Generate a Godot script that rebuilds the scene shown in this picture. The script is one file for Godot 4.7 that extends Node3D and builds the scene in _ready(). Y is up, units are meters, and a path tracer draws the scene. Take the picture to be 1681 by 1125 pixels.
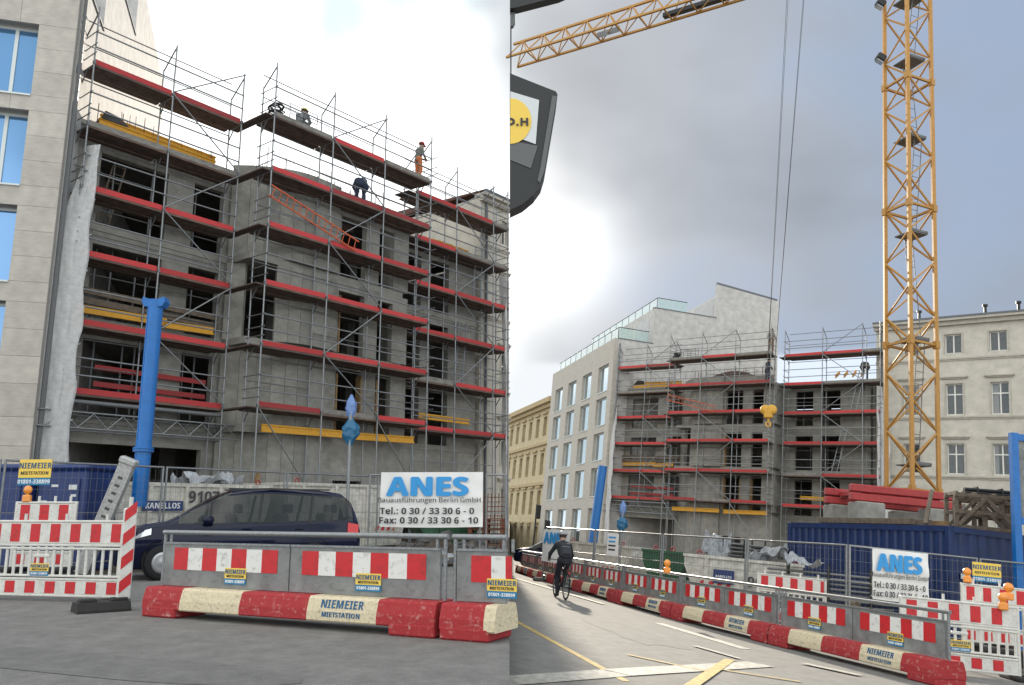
extends Node3D

# ---------------------------------------------------------------- state
var M := {}
var TX := {}
var counts := {}
var mesh_cache := {}
var rng := RandomNumberGenerator.new()
var FL := Transform3D.IDENTITY      # upper street (left of the picture), ground at y = 0
var FR := Transform3D.IDENTITY      # lower street (right of the picture), falling gently to the right
var SIDE := ""                      # words that tell the two building sites apart

# ---------------------------------------------------------------- node helpers
func numbered(parent: Node, called: String) -> String:
	var key := str(parent.get_instance_id()) + called
	var n: int = counts.get(key, 0)
	counts[key] = n + 1
	return called if n == 0 else "%s_%03d" % [called, n]

func put(parent: Node, node: Node, called: String) -> void:
	node.name = numbered(parent, called)
	parent.add_child(node, true)

func thing(called: String, label: String, category: String, xf: Transform3D, group := "") -> Node3D:
	var o := Node3D.new()
	put(self, o, called)
	o.transform = xf
	o.set_meta("label", label)
	o.set_meta("category", category)
	if group != "":
		o.set_meta("group", group)
	return o

func inst(parent: Node, called: String, mesh: Mesh, m: Material, xf := Transform3D.IDENTITY) -> MeshInstance3D:
	var o := MeshInstance3D.new()
	o.mesh = mesh
	o.material_override = m
	o.transform = xf
	put(parent, o, called)
	return o

func structure(called: String, mesh: Mesh, m: Material, xf := Transform3D.IDENTITY) -> MeshInstance3D:
	var o := inst(self, called, mesh, m, xf)
	o.set_meta("kind", "structure")
	return o

func box(parent: Node, called: String, size: Vector3, at: Vector3, m: Material, b := Basis.IDENTITY) -> MeshInstance3D:
	var key := "b%.3f,%.3f,%.3f" % [size.x, size.y, size.z]
	if not mesh_cache.has(key):
		var q := BoxMesh.new()
		q.size = size
		mesh_cache[key] = q
	return inst(parent, called, mesh_cache[key], m, Transform3D(b, at))

func span_box(parent: Node, called: String, lo: Vector3, hi: Vector3, m: Material) -> MeshInstance3D:
	return box(parent, called, (hi - lo).abs(), (lo + hi) * 0.5, m)

# box with chamfered edges
func cbox(parent: Node, called: String, size: Vector3, at: Vector3, m: Material, c := 0.015, b := Basis.IDENTITY) -> MeshInstance3D:
	var key := "c%.3f,%.3f,%.3f,%.3f" % [size.x, size.y, size.z, c]
	if not mesh_cache.has(key):
		mesh_cache[key] = chamfer_mesh(size, c)
	return inst(parent, called, mesh_cache[key], m, Transform3D(b, at))

func quad(st: SurfaceTool, a: Vector3, b: Vector3, c: Vector3, d: Vector3) -> void:
	for v in [a, b, c, a, c, d]:
		st.add_vertex(v)

func begin(smooth := false) -> SurfaceTool:
	var st := SurfaceTool.new()
	st.begin(Mesh.PRIMITIVE_TRIANGLES)
	st.set_smooth_group(0 if smooth else -1)
	return st

func finish(st: SurfaceTool) -> ArrayMesh:
	st.index()
	st.generate_normals()
	return st.commit()

func chamfer_mesh(size: Vector3, c: float) -> ArrayMesh:
	var h := size * 0.5
	var p := func(sx, sy, sz, axis) -> Vector3:
		var v := Vector3(sx * (h.x - c), sy * (h.y - c), sz * (h.z - c))
		if axis == 0: v.x = sx * h.x
		if axis == 1: v.y = sy * h.y
		if axis == 2: v.z = sz * h.z
		return v
	var st := begin()
	for s in [-1.0, 1.0]:
		quad(st, p.call(s, -1, -1, 0), p.call(s, -s, s, 0) if false else p.call(s, 1, -1, 0), p.call(s, 1, 1, 0), p.call(s, -1, 1, 0))
		quad(st, p.call(-1, s, -1, 1), p.call(1, s, -1, 1), p.call(1, s, 1, 1), p.call(-1, s, 1, 1))
		quad(st, p.call(-1, -1, s, 2), p.call(1, -1, s, 2), p.call(1, 1, s, 2), p.call(-1, 1, s, 2))
		for t in [-1.0, 1.0]:
			quad(st, p.call(s, t, -1, 0), p.call(s, t, 1, 0), p.call(s, t, 1, 1), p.call(s, t, -1, 1))
			quad(st, p.call(s, -1, t, 0), p.call(s, 1, t, 0), p.call(s, 1, t, 2), p.call(s, -1, t, 2))
			quad(st, p.call(-1, s, t, 1), p.call(1, s, t, 1), p.call(1, s, t, 2), p.call(-1, s, t, 2))
			for u in [-1.0, 1.0]:
				for v in [p.call(s, t, u, 0), p.call(s, t, u, 1), p.call(s, t, u, 2)]:
					st.add_vertex(v)
	return finish(st)

func axis_basis(d: Vector3) -> Basis:
	var y := d.normalized()
	var x := y.cross(Vector3.FORWARD if absf(y.z) < 0.9 else Vector3.RIGHT).normalized()
	return Basis(x, y, x.cross(y))

func tube(parent: Node, called: String, a: Vector3, b: Vector3, r: float, m: Material, sides := 7) -> MeshInstance3D:
	var key := "t%.4f,%d" % [r, sides]
	if not mesh_cache.has(key):
		var q := CylinderMesh.new()
		q.top_radius = r
		q.bottom_radius = r
		q.height = 1.0
		q.radial_segments = sides
		q.rings = 0
		mesh_cache[key] = q
	var l := (b - a).length()
	var bs := axis_basis(b - a)
	bs.y *= l
	return inst(parent, called, mesh_cache[key], m, Transform3D(bs, (a + b) * 0.5))

# a bar of rectangular section from a to b
func bar(parent: Node, called: String, a: Vector3, b: Vector3, w: float, h: float, m: Material) -> MeshInstance3D:
	var l := (b - a).length()
	var bs := axis_basis(b - a)
	return box(parent, called, Vector3(w, l, h), (a + b) * 0.5, m, bs)

# tubes collected in one mesh
func st_tube(st: SurfaceTool, a: Vector3, b: Vector3, r: float, sides := 4) -> void:
	var bs := axis_basis(b - a)
	for i in sides:
		var t0 := TAU * i / sides
		var t1 := TAU * (i + 1) / sides
		var o0 := (bs.x * cos(t0) + bs.z * sin(t0)) * r
		var o1 := (bs.x * cos(t1) + bs.z * sin(t1)) * r
		quad(st, a + o0, b + o0, b + o1, a + o1)

func st_box(st: SurfaceTool, lo: Vector3, hi: Vector3) -> void:
	var c := func(i) -> Vector3: return Vector3(hi.x if i & 1 else lo.x, hi.y if i & 2 else lo.y, hi.z if i & 4 else lo.z)
	for f in [[0, 1, 3, 2], [5, 4, 6, 7], [4, 0, 2, 6], [1, 5, 7, 3], [2, 3, 7, 6], [4, 5, 1, 0]]:
		quad(st, c.call(f[0]), c.call(f[1]), c.call(f[2]), c.call(f[3]))

# profile in (z, y), pushed along x from 0 to length
func extrude(profile: PackedVector2Array, length: float, key := "") -> Mesh:
	if key != "" and mesh_cache.has(key):
		return mesh_cache[key]
	var st := begin()
	var n := profile.size()
	for i in n:
		var p := profile[i]
		var q := profile[(i + 1) % n]
		quad(st, Vector3(0, p.y, p.x), Vector3(length, p.y, p.x), Vector3(length, q.y, q.x), Vector3(0, q.y, q.x))
	var tri := Geometry2D.triangulate_polygon(profile)
	for x in [0.0, length]:
		for i in range(0, tri.size(), 3):
			for k in 3:
				var p := profile[tri[i + k]]
				st.add_vertex(Vector3(x, p.y, p.x))
	var mesh := finish(st)
	if key != "":
		mesh_cache[key] = mesh
	return mesh

# outline in (x, y), thick along z from 0 back to -depth
func plate(outline: PackedVector2Array, depth: float) -> ArrayMesh:
	var st := begin()
	var n := outline.size()
	for i in n:
		var p := outline[i]
		var q := outline[(i + 1) % n]
		quad(st, Vector3(p.x, p.y, 0), Vector3(q.x, q.y, 0), Vector3(q.x, q.y, -depth), Vector3(p.x, p.y, -depth))
	var tri := Geometry2D.triangulate_polygon(outline)
	for z in [0.0, -depth]:
		for i in range(0, tri.size(), 3):
			for k in 3:
				var p := outline[tri[i + k]]
				st.add_vertex(Vector3(p.x, p.y, z))
	return finish(st)

# lathe: points (radius, y) turned about y
func lathe(points: PackedVector2Array, sides := 16) -> ArrayMesh:
	var st := begin(true)
	for i in sides:
		var t0 := TAU * i / sides
		var t1 := TAU * (i + 1) / sides
		for k in points.size() - 1:
			var p := points[k]
			var q := points[k + 1]
			quad(st, Vector3(p.x * cos(t0), p.y, p.x * sin(t0)), Vector3(q.x * cos(t0), q.y, q.x * sin(t0)), Vector3(q.x * cos(t1), q.y, q.x * sin(t1)), Vector3(p.x * cos(t1), p.y, p.x * sin(t1)))
	return finish(st)

# lettering, centred on its own place, facing +z
func lettering(parent: Node, called: String, words: String, height: float, at: Vector3, m: Material, bold := 0.0, stretch := 1.0, b := Basis.IDENTITY) -> MeshInstance3D:
	var f := SystemFont.new()
	f.font_names = PackedStringArray(["Droid Sans"])
	if bold > 0.1:
		f.font_weight = 700
	var font: Font = f
	var t := TextMesh.new()
	t.font = font
	t.text = words
	t.font_size = 32
	t.pixel_size = height / 32.0 / 0.72
	t.depth = 0.004
	t.curve_step = 2.0
	return inst(parent, called, t, m, Transform3D(b * Basis.from_scale(Vector3(stretch, 1, 1)), at))

# heading: x axis points at azimuth a (degrees from -z, positive to the right), z axis to its right-hand front
func heading(a: float) -> Basis:
	var r := deg_to_rad(a)
	return Basis(Vector3(sin(r), 0, -cos(r)), Vector3.UP, Vector3(cos(r), 0, sin(r)))

func run(a: Vector3, b: Vector3) -> Transform3D:
	var d := b - a
	return Transform3D(heading(rad_to_deg(atan2(d.x, -d.z))), a)

# ---------------------------------------------------------------- textures and materials
func noise_bytes(freq: float, oct: int, seed_: int, size: int, kind := FastNoiseLite.TYPE_SIMPLEX_SMOOTH) -> PackedByteArray:
	var n := FastNoiseLite.new()
	n.noise_type = kind
	n.seed = seed_
	n.frequency = freq
	n.fractal_octaves = oct
	var im := n.get_seamless_image(size, size, false, false, 0.12, true)
	im.convert(Image.FORMAT_L8)
	return im.get_data()

func tex_from(called: String, size: int, f: Callable, bump := 0.0) -> void:
	var d := PackedByteArray()
	d.resize(size * size)
	for i in size * size:
		d[i] = clampi(int(f.call(i)), 0, 255)
	var im := Image.create_from_data(size, size, false, Image.FORMAT_L8, d)
	var nm: Image = null
	if bump > 0.0:
		nm = im.duplicate()
		nm.convert(Image.FORMAT_RGBA8)
		nm.bump_map_to_normal_map(bump)
	im.convert(Image.FORMAT_RGB8)
	TX[called] = ImageTexture.create_from_image(im)
	if nm:
		TX[called + "_n"] = ImageTexture.create_from_image(nm)

func make_textures() -> void:
	var big := noise_bytes(0.008, 4, 3, 512)
	var mid := noise_bytes(0.03, 3, 5, 512)
	var fine := noise_bytes(0.35, 2, 9, 512)
	var spots := noise_bytes(0.06, 2, 21, 512, FastNoiseLite.TYPE_CELLULAR)
	tex_from("concrete", 512, func(i): return 208 + (big[i] - 128) * 0.2 + (mid[i] - 128) * 0.1 + (fine[i] - 128) * 0.12 - (30 if fine[i] < 48 else 0), 1.6)
	tex_from("asphalt", 512, func(i): return 198 + (big[i] - 128) * 0.13 + (mid[i] - 128) * 0.1 + (fine[i] - 128) * 0.52, 3.0)
	tex_from("plaster", 512, func(i): return 226 + (big[i] - 128) * 0.16 + (mid[i] - 128) * 0.07 + (fine[i] - 128) * 0.08, 1.2)
	tex_from("paint", 512, func(i): return 238 + (big[i] - 128) * 0.12 - (24 if mid[i] > 180 and fine[i] > 118 else 0) - (10 if mid[i] > 150 and fine[i] > 140 else 0) + (fine[i] - 128) * 0.06)
	tex_from("worn", 512, func(i): return 220 + (big[i] - 128) * 0.3 + (fine[i] - 128) * 0.14 - (42 if mid[i] > 176 and fine[i] > 112 else 0), 1.5)
	tex_from("steel", 512, func(i): return 214 + (spots[i] - 128) * 0.16 + (mid[i] - 128) * 0.26 + (fine[i] - 128) * 0.14)
	tex_from("dirt", 512, func(i): return 180 + (big[i] - 128) * 0.4 + (mid[i] - 128) * 0.5 + (fine[i] - 128) * 0.5, 5.0)
	var chip := noise_bytes(0.022, 5, 41, 512)
	var scuff := noise_bytes(0.05, 4, 63, 512)
	tex_chips("chip_red", rgb(160, 40, 44), rgb(196, 176, 164), 512, func(i): return smoothstep(186, 198, chip[i] + (fine[i] - 128) * 0.3) * 0.7 + maxf(0.0, (scuff[i] - 150) * 0.002))
	tex_chips("chip_cream", rgb(214, 200, 168), rgb(112, 104, 94), 512, func(i): return smoothstep(178, 205, chip[i] + (fine[i] - 128) * 0.3) * 0.5 + maxf(0.0, (scuff[i] - 136) * 0.004))
	tex_chips("toe_red", rgb(196, 56, 58), rgb(128, 84, 74), 512, func(i): return smoothstep(140, 190, scuff[i] + (fine[i] - 128) * 0.35) * 0.6)
	tex_chips("board_red", rgb(196, 34, 40), rgb(140, 40, 40), 512, func(i): return smoothstep(150, 190, chip[i] + (fine[i] - 128) * 0.3) * 0.5)
	tex_chips("board_white", rgb(222, 221, 216), rgb(150, 146, 138), 512, func(i): return smoothstep(158, 200, chip[i] + (fine[i] - 128) * 0.3) * 0.55)
	# long grain (wood, board-marked concrete, stone bedding): noise stretched along u
	var g := FastNoiseLite.new()
	g.seed = 14
	g.frequency = 1.0
	g.fractal_octaves = 3
	var grain := PackedByteArray()
	grain.resize(512 * 512)
	for y in 512:
		for x in 512:
			var t := absf(x - 256.0) / 256.0
			grain[y * 512 + x] = clampi(int(128 + 150 * g.get_noise_2d(t * 3.0, absf(y - 256.0) * 0.16)), 0, 255)
	tex_from("wood", 512, func(i): return 200 + (grain[i] - 128) * 0.6 + (big[i] - 128) * 0.2 + (fine[i] - 128) * 0.14, 2.0)
	tex_from("stone", 512, func(i): return 226 + (grain[i] - 128) * 0.12 + (big[i] - 128) * 0.12 + (fine[i] - 128) * 0.07, 1.0)

# two colours parted by a mask with ragged edges: paint and what shows where it is chipped or scuffed
func tex_chips(called: String, paint: Color, under: Color, size: int, f: Callable) -> void:
	var d := PackedByteArray()
	d.resize(size * size * 3)
	for i in size * size:
		var t: float = clampf(f.call(i), 0.0, 1.0)
		var c := paint.lerp(under, t)
		d[i * 3] = c.r8
		d[i * 3 + 1] = c.g8
		d[i * 3 + 2] = c.b8
	TX[called] = ImageTexture.create_from_image(Image.create_from_data(size, size, false, Image.FORMAT_RGB8, d))

func mk(called: String, c: Color, rough: float, tex := "", scale := 1.0, metal := 0.0, bump := 0.0) -> StandardMaterial3D:
	var m := StandardMaterial3D.new()
	m.albedo_color = c
	m.roughness = rough
	m.metallic = metal
	m.resource_name = called
	if tex != "":
		m.albedo_texture = TX[tex]
		m.uv1_triplanar = true
		m.uv1_world_triplanar = true
		m.uv1_scale = Vector3.ONE * scale
		if bump > 0.0 and TX.has(tex + "_n"):
			m.normal_enabled = true
			m.normal_texture = TX[tex + "_n"]
			m.normal_scale = bump
	M[called] = m
	return m

func rgb(r: int, g: int, b: int) -> Color:
	return Color8(r, g, b)

func make_materials() -> void:
	mk("asphalt", rgb(150, 148, 143), 0.92, "asphalt", 0.45, 0, 0.6)
	mk("asphalt_patch", rgb(140, 138, 134), 0.9, "asphalt", 0.6, 0, 0.6)
	mk("paving", rgb(132, 128, 121), 0.9, "concrete", 0.7, 0, 0.5)
	mk("dirt", rgb(122, 110, 94), 1.0, "dirt", 0.5, 0, 1.0)
	mk("retaining", rgb(120, 118, 114), 0.9, "concrete", 0.5, 0, 0.5)
	mk("road_white", rgb(192, 189, 178), 0.8, "worn", 1.4)
	mk("road_yellow", rgb(206, 176, 104), 0.8, "worn", 1.4)
	for i in 3:
		var v: float = [1.0, 0.965, 0.93][i]
		mk("concrete_%d" % i, Color(0.685 * v, 0.675 * v, 0.64 * v), 0.92, "concrete", 0.35 + 0.07 * i, 0, 0.5)
	mk("slab", rgb(128, 126, 120), 0.92, "concrete", 0.5, 0, 0.5)
	for i in 4:
		var v: float = [1.0, 0.965, 1.02, 0.985][i]
		mk("limestone_%d" % i, Color(0.79 * v, 0.765 * v, 0.72 * v), 0.8, "stone", 0.5, 0, 0.3)
	mk("stone_core", rgb(150, 145, 136), 0.95)
	mk("gable_render", rgb(206, 204, 200), 0.85, "plaster", 0.3, 0, 0.3)
	mk("cream", rgb(216, 210, 196), 0.85, "plaster", 0.3, 0, 0.3)
	mk("cream_trim", rgb(200, 194, 181), 0.85, "plaster", 0.6, 0, 0.3)
	mk("ochre", rgb(204, 188, 152), 0.85, "plaster", 0.3, 0, 0.3)
	mk("ochre_trim", rgb(190, 170, 130), 0.85, "plaster", 0.6, 0, 0.3)
	mk("roof_tile", rgb(112, 78, 66), 0.85, "worn", 1.0)
	mk("zinc", rgb(120, 124, 128), 0.5, "steel", 0.7, 0.6)
	mk("dark_metal", rgb(58, 60, 62), 0.5, "steel", 1.0, 0.4)
	mk("window_frame_pale", rgb(196, 202, 200), 0.45, "", 1.0, 0.3)
	mk("window_frame_white", rgb(222, 220, 212), 0.5)
	var gl := mk("glass_blue", rgb(112, 156, 200), 0.05, "", 1.0, 0.6)
	gl.metallic_specular = 0.7
	gl = mk("glass_sky", rgb(186, 198, 206), 0.05, "", 1.0, 0.9)
	gl = mk("glass_dark", Color(0.30, 0.36, 0.38, 0.28), 0.03)
	gl.transparency = BaseMaterial3D.TRANSPARENCY_ALPHA
	gl = mk("glass_rail", Color(0.66, 0.76, 0.74, 0.38), 0.04)
	gl.transparency = BaseMaterial3D.TRANSPARENCY_ALPHA
	gl = mk("glass_car", Color(0.05, 0.07, 0.07, 0.66), 0.03)
	gl.transparency = BaseMaterial3D.TRANSPARENCY_ALPHA
	mk("galvanised", rgb(164, 167, 168), 0.42, "steel", 1.5, 0.55)
	mk("galvanised_dull", rgb(138, 140, 141), 0.55, "steel", 1.5, 0.45)
	for i in 3:
		mk("toe_red_%d" % i, [Color(1, 1, 1), Color(0.9, 0.88, 0.88), Color(0.78, 0.86, 0.86)][i], 0.75, "toe_red", [0.5, 0.62, 0.45][i])
	mk("toe_grey", rgb(158, 154, 146), 0.8, "wood", 0.6)
	for i in 3:
		mk("deck_%d" % i, [rgb(122, 100, 88), rgb(108, 90, 82), rgb(128, 108, 96)][i], 0.85, "wood", 0.5)
	mk("formwork_yellow", rgb(222, 164, 48), 0.65, "paint", 1.0)
	mk("timber", rgb(176, 142, 98), 0.85, "wood", 0.9, 0, 0.4)
	mk("timber_old", rgb(132, 118, 102), 0.9, "wood", 0.9, 0, 0.4)
	mk("net", rgb(226, 226, 224), 0.9, "plaster", 1.0)
	M.net.transparency = BaseMaterial3D.TRANSPARENCY_ALPHA
	M.net.albedo_color.a = 0.86
	M.net.backlight_enabled = true
	M.net.backlight = Color(0.3, 0.3, 0.3)
	mk("pale_steel", rgb(208, 208, 205), 0.5, "steel", 1.0, 0.15)
	mk("rebar", rgb(112, 76, 58), 0.8)
	mk("rust", rgb(124, 72, 46), 0.85, "worn", 1.2)
	mk("tarp_black", rgb(38, 38, 40), 0.6)
	mk("tarp_grey", rgb(178, 182, 186), 0.6, "worn", 1.0)
	mk("pipe_blue", rgb(16, 112, 190), 0.35, "paint", 0.7)
	mk("bag_blue", rgb(36, 98, 134), 0.4)
	mk("ladder_orange", rgb(196, 92, 52), 0.7, "paint", 1.0)
	mk("bag_light", rgb(104, 134, 186), 0.4)
	mk("skip_white", rgb(228, 224, 211), 0.6, "worn", 0.8)
	mk("skip_dark", rgb(80, 78, 74), 0.8)
	mk("skip_green", rgb(40, 92, 58), 0.55, "worn", 0.8)
	mk("navy", rgb(34, 56, 112), 0.45, "paint", 0.7)
	mk("container_blue", rgb(21, 50, 102), 0.5, "worn", 0.6)
	mk("white_plastic", rgb(226, 224, 216), 0.5, "paint", 0.9)
	mk("board_white", Color.WHITE, 0.45, "board_white", 0.8)
	mk("board_red", Color.WHITE, 0.45, "board_red", 0.8)
	mk("barrier_grey", rgb(146, 148, 146), 0.55, "worn", 0.7)
	mk("base_red", Color.WHITE, 0.8, "chip_red", 0.9)
	mk("base_cream", Color.WHITE, 0.85, "chip_cream", 0.9)
	mk("rubber", rgb(58, 56, 54), 0.9, "concrete", 1.5, 0, 0.5)
	mk("sign_yellow", rgb(236, 200, 84), 0.5)
	mk("sign_blue", rgb(24, 116, 160), 0.5)
	mk("ink_blue", rgb(28, 88, 128), 0.6)
	mk("ink_sky", rgb(52, 150, 214), 0.55)
	mk("ink_dark", rgb(52, 50, 52), 0.6)
	mk("ink_white", rgb(230, 232, 232), 0.6)
	mk("banner", rgb(232, 231, 227), 0.6)
	mk("banner_blue", rgb(200, 210, 222), 0.6)
	var lamp := mk("lamp_amber", rgb(232, 142, 36), 0.2)
	lamp.clearcoat_enabled = true
	mk("crane_yellow", rgb(188, 138, 64), 0.55, "paint", 1.2)
	mk("hook_yellow", rgb(228, 172, 60), 0.5, "paint", 1.2)
	mk("beam_red", rgb(178, 60, 60), 0.6, "paint", 0.8)
	mk("rope", rgb(52, 54, 58), 0.6, "", 1.0, 0.3)
	var car := mk("car_navy", rgb(15, 20, 46), 0.35)
	car.clearcoat_enabled = true
	car.clearcoat = 0.5
	car.metallic_specular = 0.15
	car.clearcoat_roughness = 0.04
	mk("car_black", rgb(22, 22, 24), 0.6)
	mk("car_silver", rgb(176, 178, 180), 0.3, "", 1.0, 0.7)
	mk("tyre", rgb(30, 30, 31), 0.9)
	var red := mk("tail_red", rgb(210, 24, 28), 0.12)
	red.clearcoat_enabled = true
	mk("headlight", rgb(214, 220, 224), 0.08, "", 1.0, 0.5)
	mk("seat_grey", rgb(70, 70, 72), 0.9)
	mk("housing", rgb(40, 42, 42), 0.55)
	mk("housing_rim", rgb(92, 94, 94), 0.45)
	mk("sticker_white", rgb(208, 212, 212), 0.6)
	mk("helmet_red", rgb(196, 40, 46), 0.4)
	mk("helmet_yellow", rgb(222, 204, 40), 0.4)
	mk("helmet_grey", rgb(150, 152, 154), 0.4)
	mk("backpack", rgb(46, 48, 54), 0.85)
	var sk := mk("figure", Color.WHITE, 0.9)
	sk.vertex_color_use_as_albedo = true

# ---------------------------------------------------------------- camera, sky, sun
func make_view() -> void:
	var cam := Camera3D.new()
	cam.name = "camera"
	add_child(cam)
	cam.position = Vector3(0, 1.25, 0)
	cam.rotation_degrees = Vector3(11.25, 0, 0)
	cam.fov = 44.21
	cam.far = 2000.0
	cam.near = 0.05
	cam.current = true
	var we := WorldEnvironment.new()
	we.name = "world_environment"
	var env := Environment.new()
	env.background_mode = Environment.BG_SKY
	env.tonemap_mode = Environment.TONE_MAPPER_LINEAR
	env.tonemap_exposure = 1.48
	env.sdfgi_enabled = true
	env.ssao_enabled = true
	env.ssil_enabled = true
	env.ambient_light_source = Environment.AMBIENT_SOURCE_SKY
	var sky := Sky.new()
	var pm := PanoramaSkyMaterial.new()
	pm.panorama = make_sky()
	sky.sky_material = pm
	env.sky = sky
	we.environment = env
	add_child(we)
	var sun := DirectionalLight3D.new()
	sun.name = "sun"
	sun.light_energy = 1.5
	sun.light_color = Color(1.0, 0.95, 0.87)
	sun.light_angular_distance = 1.5
	sun.shadow_enabled = true
	add_child(sun)
	var az := deg_to_rad(-2.0)
	var el := deg_to_rad(17.5)
	var from := Vector3(sin(az) * cos(el), sin(el), -cos(az) * cos(el))
	sun.look_at_from_position(from * 100.0, Vector3.ZERO)

# broken cloud: thin and blinding white towards the left where the sun stands, thicker grey-blue cloud towards the right
func make_sky() -> ImageTexture:
	var w := 1024
	var h := 512
	var n := FastNoiseLite.new()
	n.seed = 8
	n.frequency = 1.7
	n.fractal_octaves = 5
	var n2 := FastNoiseLite.new()
	n2.seed = 31
	n2.frequency = 4.0
	n2.fractal_octaves = 4
	var im := Image.create(w, h, false, Image.FORMAT_RGBF)
	for y in h:
		var el := PI * (0.5 - (y + 0.5) / h)
		for x in w:
			var a := (x + 0.5) / w * TAU
			var d := Vector3(sin(a) * cos(el), sin(el), -cos(a) * cos(el))
			var q := Vector3(d.x, d.y * 1.9, d.z)
			var c := n.get_noise_3dv(q)
			var f := n2.get_noise_3dv(q)
			var right := clampf(d.x * 5.6 + 0.64 + c * 0.22, 0.0, 1.0)
			right = right * right * (3.0 - 2.0 * right)
			right *= 1.0 - smoothstep(-0.25, 0.5, d.z)
			var pale := Vector3(1.24, 1.265, 1.28).lerp(Vector3(0.60, 0.70, 0.735), smoothstep(0.02, 0.34, n.get_noise_3d(d.x * 1.3 + 4.0, d.y * 1.3, d.z * 1.3)))
			var grey := Vector3(0.40, 0.412, 0.43).lerp(Vector3(0.27, 0.31, 0.375), clampf(d.x * 2.6 - 0.1, 0.0, 1.0)) * (1.0 + 0.22 * c + 0.16 * f + 0.25 * clampf(0.45 - d.y, 0.0, 0.4))
			var gap := clampf(d.x * 2.4 - 0.45 + c * 1.3 + 0.5 * f, 0.0, 1.0)
			grey = grey.lerp(Vector3(0.232, 0.30, 0.425), gap * 0.8)
			var col := (pale * (1.0 + 0.05 * f)).lerp(grey, right)
			var sunward := d.dot(Vector3(0.03, 0.315, -0.95).normalized())
			var glow := exp(-(1.0 - sunward) * 260.0)
			col += Vector3(0.75, 0.74, 0.70) * glow * clampf(0.75 + 1.2 * c, 0.2, 1.2)
			im.set_pixel(x, y, Color(maxf(col.x, 0.02), maxf(col.y, 0.02), maxf(col.z, 0.02)))
	return ImageTexture.create_from_image(im)

# ---------------------------------------------------------------- ground
func sheet(points: PackedVector2Array, y := 0.0) -> ArrayMesh:
	var st := begin()
	var tri := Geometry2D.triangulate_polygon(points)
	for i in range(0, tri.size(), 3):
		for k in 3:
			var p := points[tri[i + k]]
			st.add_vertex(Vector3(p.x, y, p.y))
	return finish(st)

func strip(a: Vector2, b: Vector2, w: float, y: float) -> ArrayMesh:
	var n := (b - a).orthogonal().normalized() * w * 0.5
	return sheet(PackedVector2Array([a + n, b + n, b - n, a - n]), y)

# ragged repair patch round the line a-b
func blotch(a: Vector2, b: Vector2, w: float, y: float) -> ArrayMesh:
	var c := (a + b) * 0.5
	var d := (b - a) * 0.5
	var n := d.orthogonal().normalized() * w * 0.5
	var o := PackedVector2Array()
	for i in 22:
		var t := TAU * i / 22
		var k := rng.randf_range(0.8, 1.05)
		o.append(c + d * clampf(cos(t) * 1.2, -1, 1) * k + n * clampf(sin(t) * 1.4, -1, 1) * k)
	return sheet(o, y)

func make_ground() -> void:
	# upper street: carriageway with the building plot behind it, ending in a retaining wall towards the lower street
	var e := func(z: float) -> float: return -0.0029 * absf(z)
	structure("road_upper", sheet(PackedVector2Array([Vector2(-0.04, 14), Vector2(0, 0), Vector2(e.call(700), -700), Vector2(-700, -700), Vector2(-700, 14)])), M.asphalt)
	structure("plot_ground", sheet(PackedVector2Array([Vector2(-40, -14.2), Vector2(-10.2, -15.6), Vector2(-7.4, -18.2), Vector2(-3.9, -20.2), Vector2(e.call(20.2), -20.2), Vector2(e.call(60), -60), Vector2(-40, -60)]), 0.006), M.dirt)
	for p in [[Vector2(-5.6, -8.2), Vector2(-1.6, -6.6), 0.9]]:
		structure("road_patch", blotch(p[0], p[1], p[2], 0.004), M.asphalt_patch)
	var st := begin()
	var prev := Vector3.ZERO
	var prevb := Vector3.ZERO
	for i in 60:
		var z := 14.0 - i * 3.0
		var top := Vector3(e.call(z), 0.0, z)
		var low := Vector3(e.call(z) - 0.004, -0.6 - absf(z) * 0.05, z)
		if i > 0:
			quad(st, prev, top, low, prevb)
		prev = top
		prevb = low
	structure("retaining_wall_ground", finish(st), M.retaining)
	# lower street
	structure("road_lower", sheet(PackedVector2Array([Vector2(-6, 14), Vector2(-0.05, 0), Vector2(-1.5, -700), Vector2(700, -700), Vector2(700, 14)])), M.asphalt, FR)
	structure("plot_ground_lower", sheet(PackedVector2Array([Vector2(0.9, -41), Vector2(2.7, -29.5), Vector2(3.9, -26), Vector2(6.3, -18.0), Vector2(7.0, -15.2), Vector2(40, -15.2), Vector2(60, -60), Vector2(6.0, -66)]), 0.006), M.dirt, FR)
	var marks := [
		["road_line", Vector2(0.14, -16.0), Vector2(1.40, -9.7), 0.10, "road_yellow"],
		["road_line", Vector2(3.22, -18.2), Vector2(4.04, -14.6), 0.22, "road_white"],
		["road_line", Vector2(-0.02, -8.75), Vector2(1.36, -10.25), 0.42, "road_white"],
		["road_line", Vector2(1.37, -10.26), Vector2(3.7, -12.6), 0.42, "road_white"],
		["road_line", Vector2(1.75, -12.1), Vector2(2.6, -11.2), 0.07, "road_yellow"],
		["road_line", Vector2(2.75, -11.55), Vector2(3.75, -11.1), 0.07, "road_yellow"],
		["road_line", Vector2(3.3, -12.75), Vector2(2.05, -9.6), 0.15, "road_yellow"],
		["road_line", Vector2(3.1, -14.2), Vector2(3.5, -13.0), 0.10, "road_white"],
		["road_line", Vector2(0.05, -34.0), Vector2(2.55, -22.5), 0.14, "road_white"],
		["road_line", Vector2(4.5, -13.2), Vector2(5.0, -12.4), 0.16, "road_white"]]
	for i in marks.size():
		var k: Array = marks[i]
		structure(k[0], strip(k[1], k[2], k[3], 0.004 + 0.002 * i), M[k[4]], FR)
	for p in [[Vector2(1.9, -17.5), Vector2(2.6, -13.6), 0.9]]:
		structure("road_patch", blotch(p[0], p[1], p[2], 0.003), M.asphalt_patch, FR)

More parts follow.
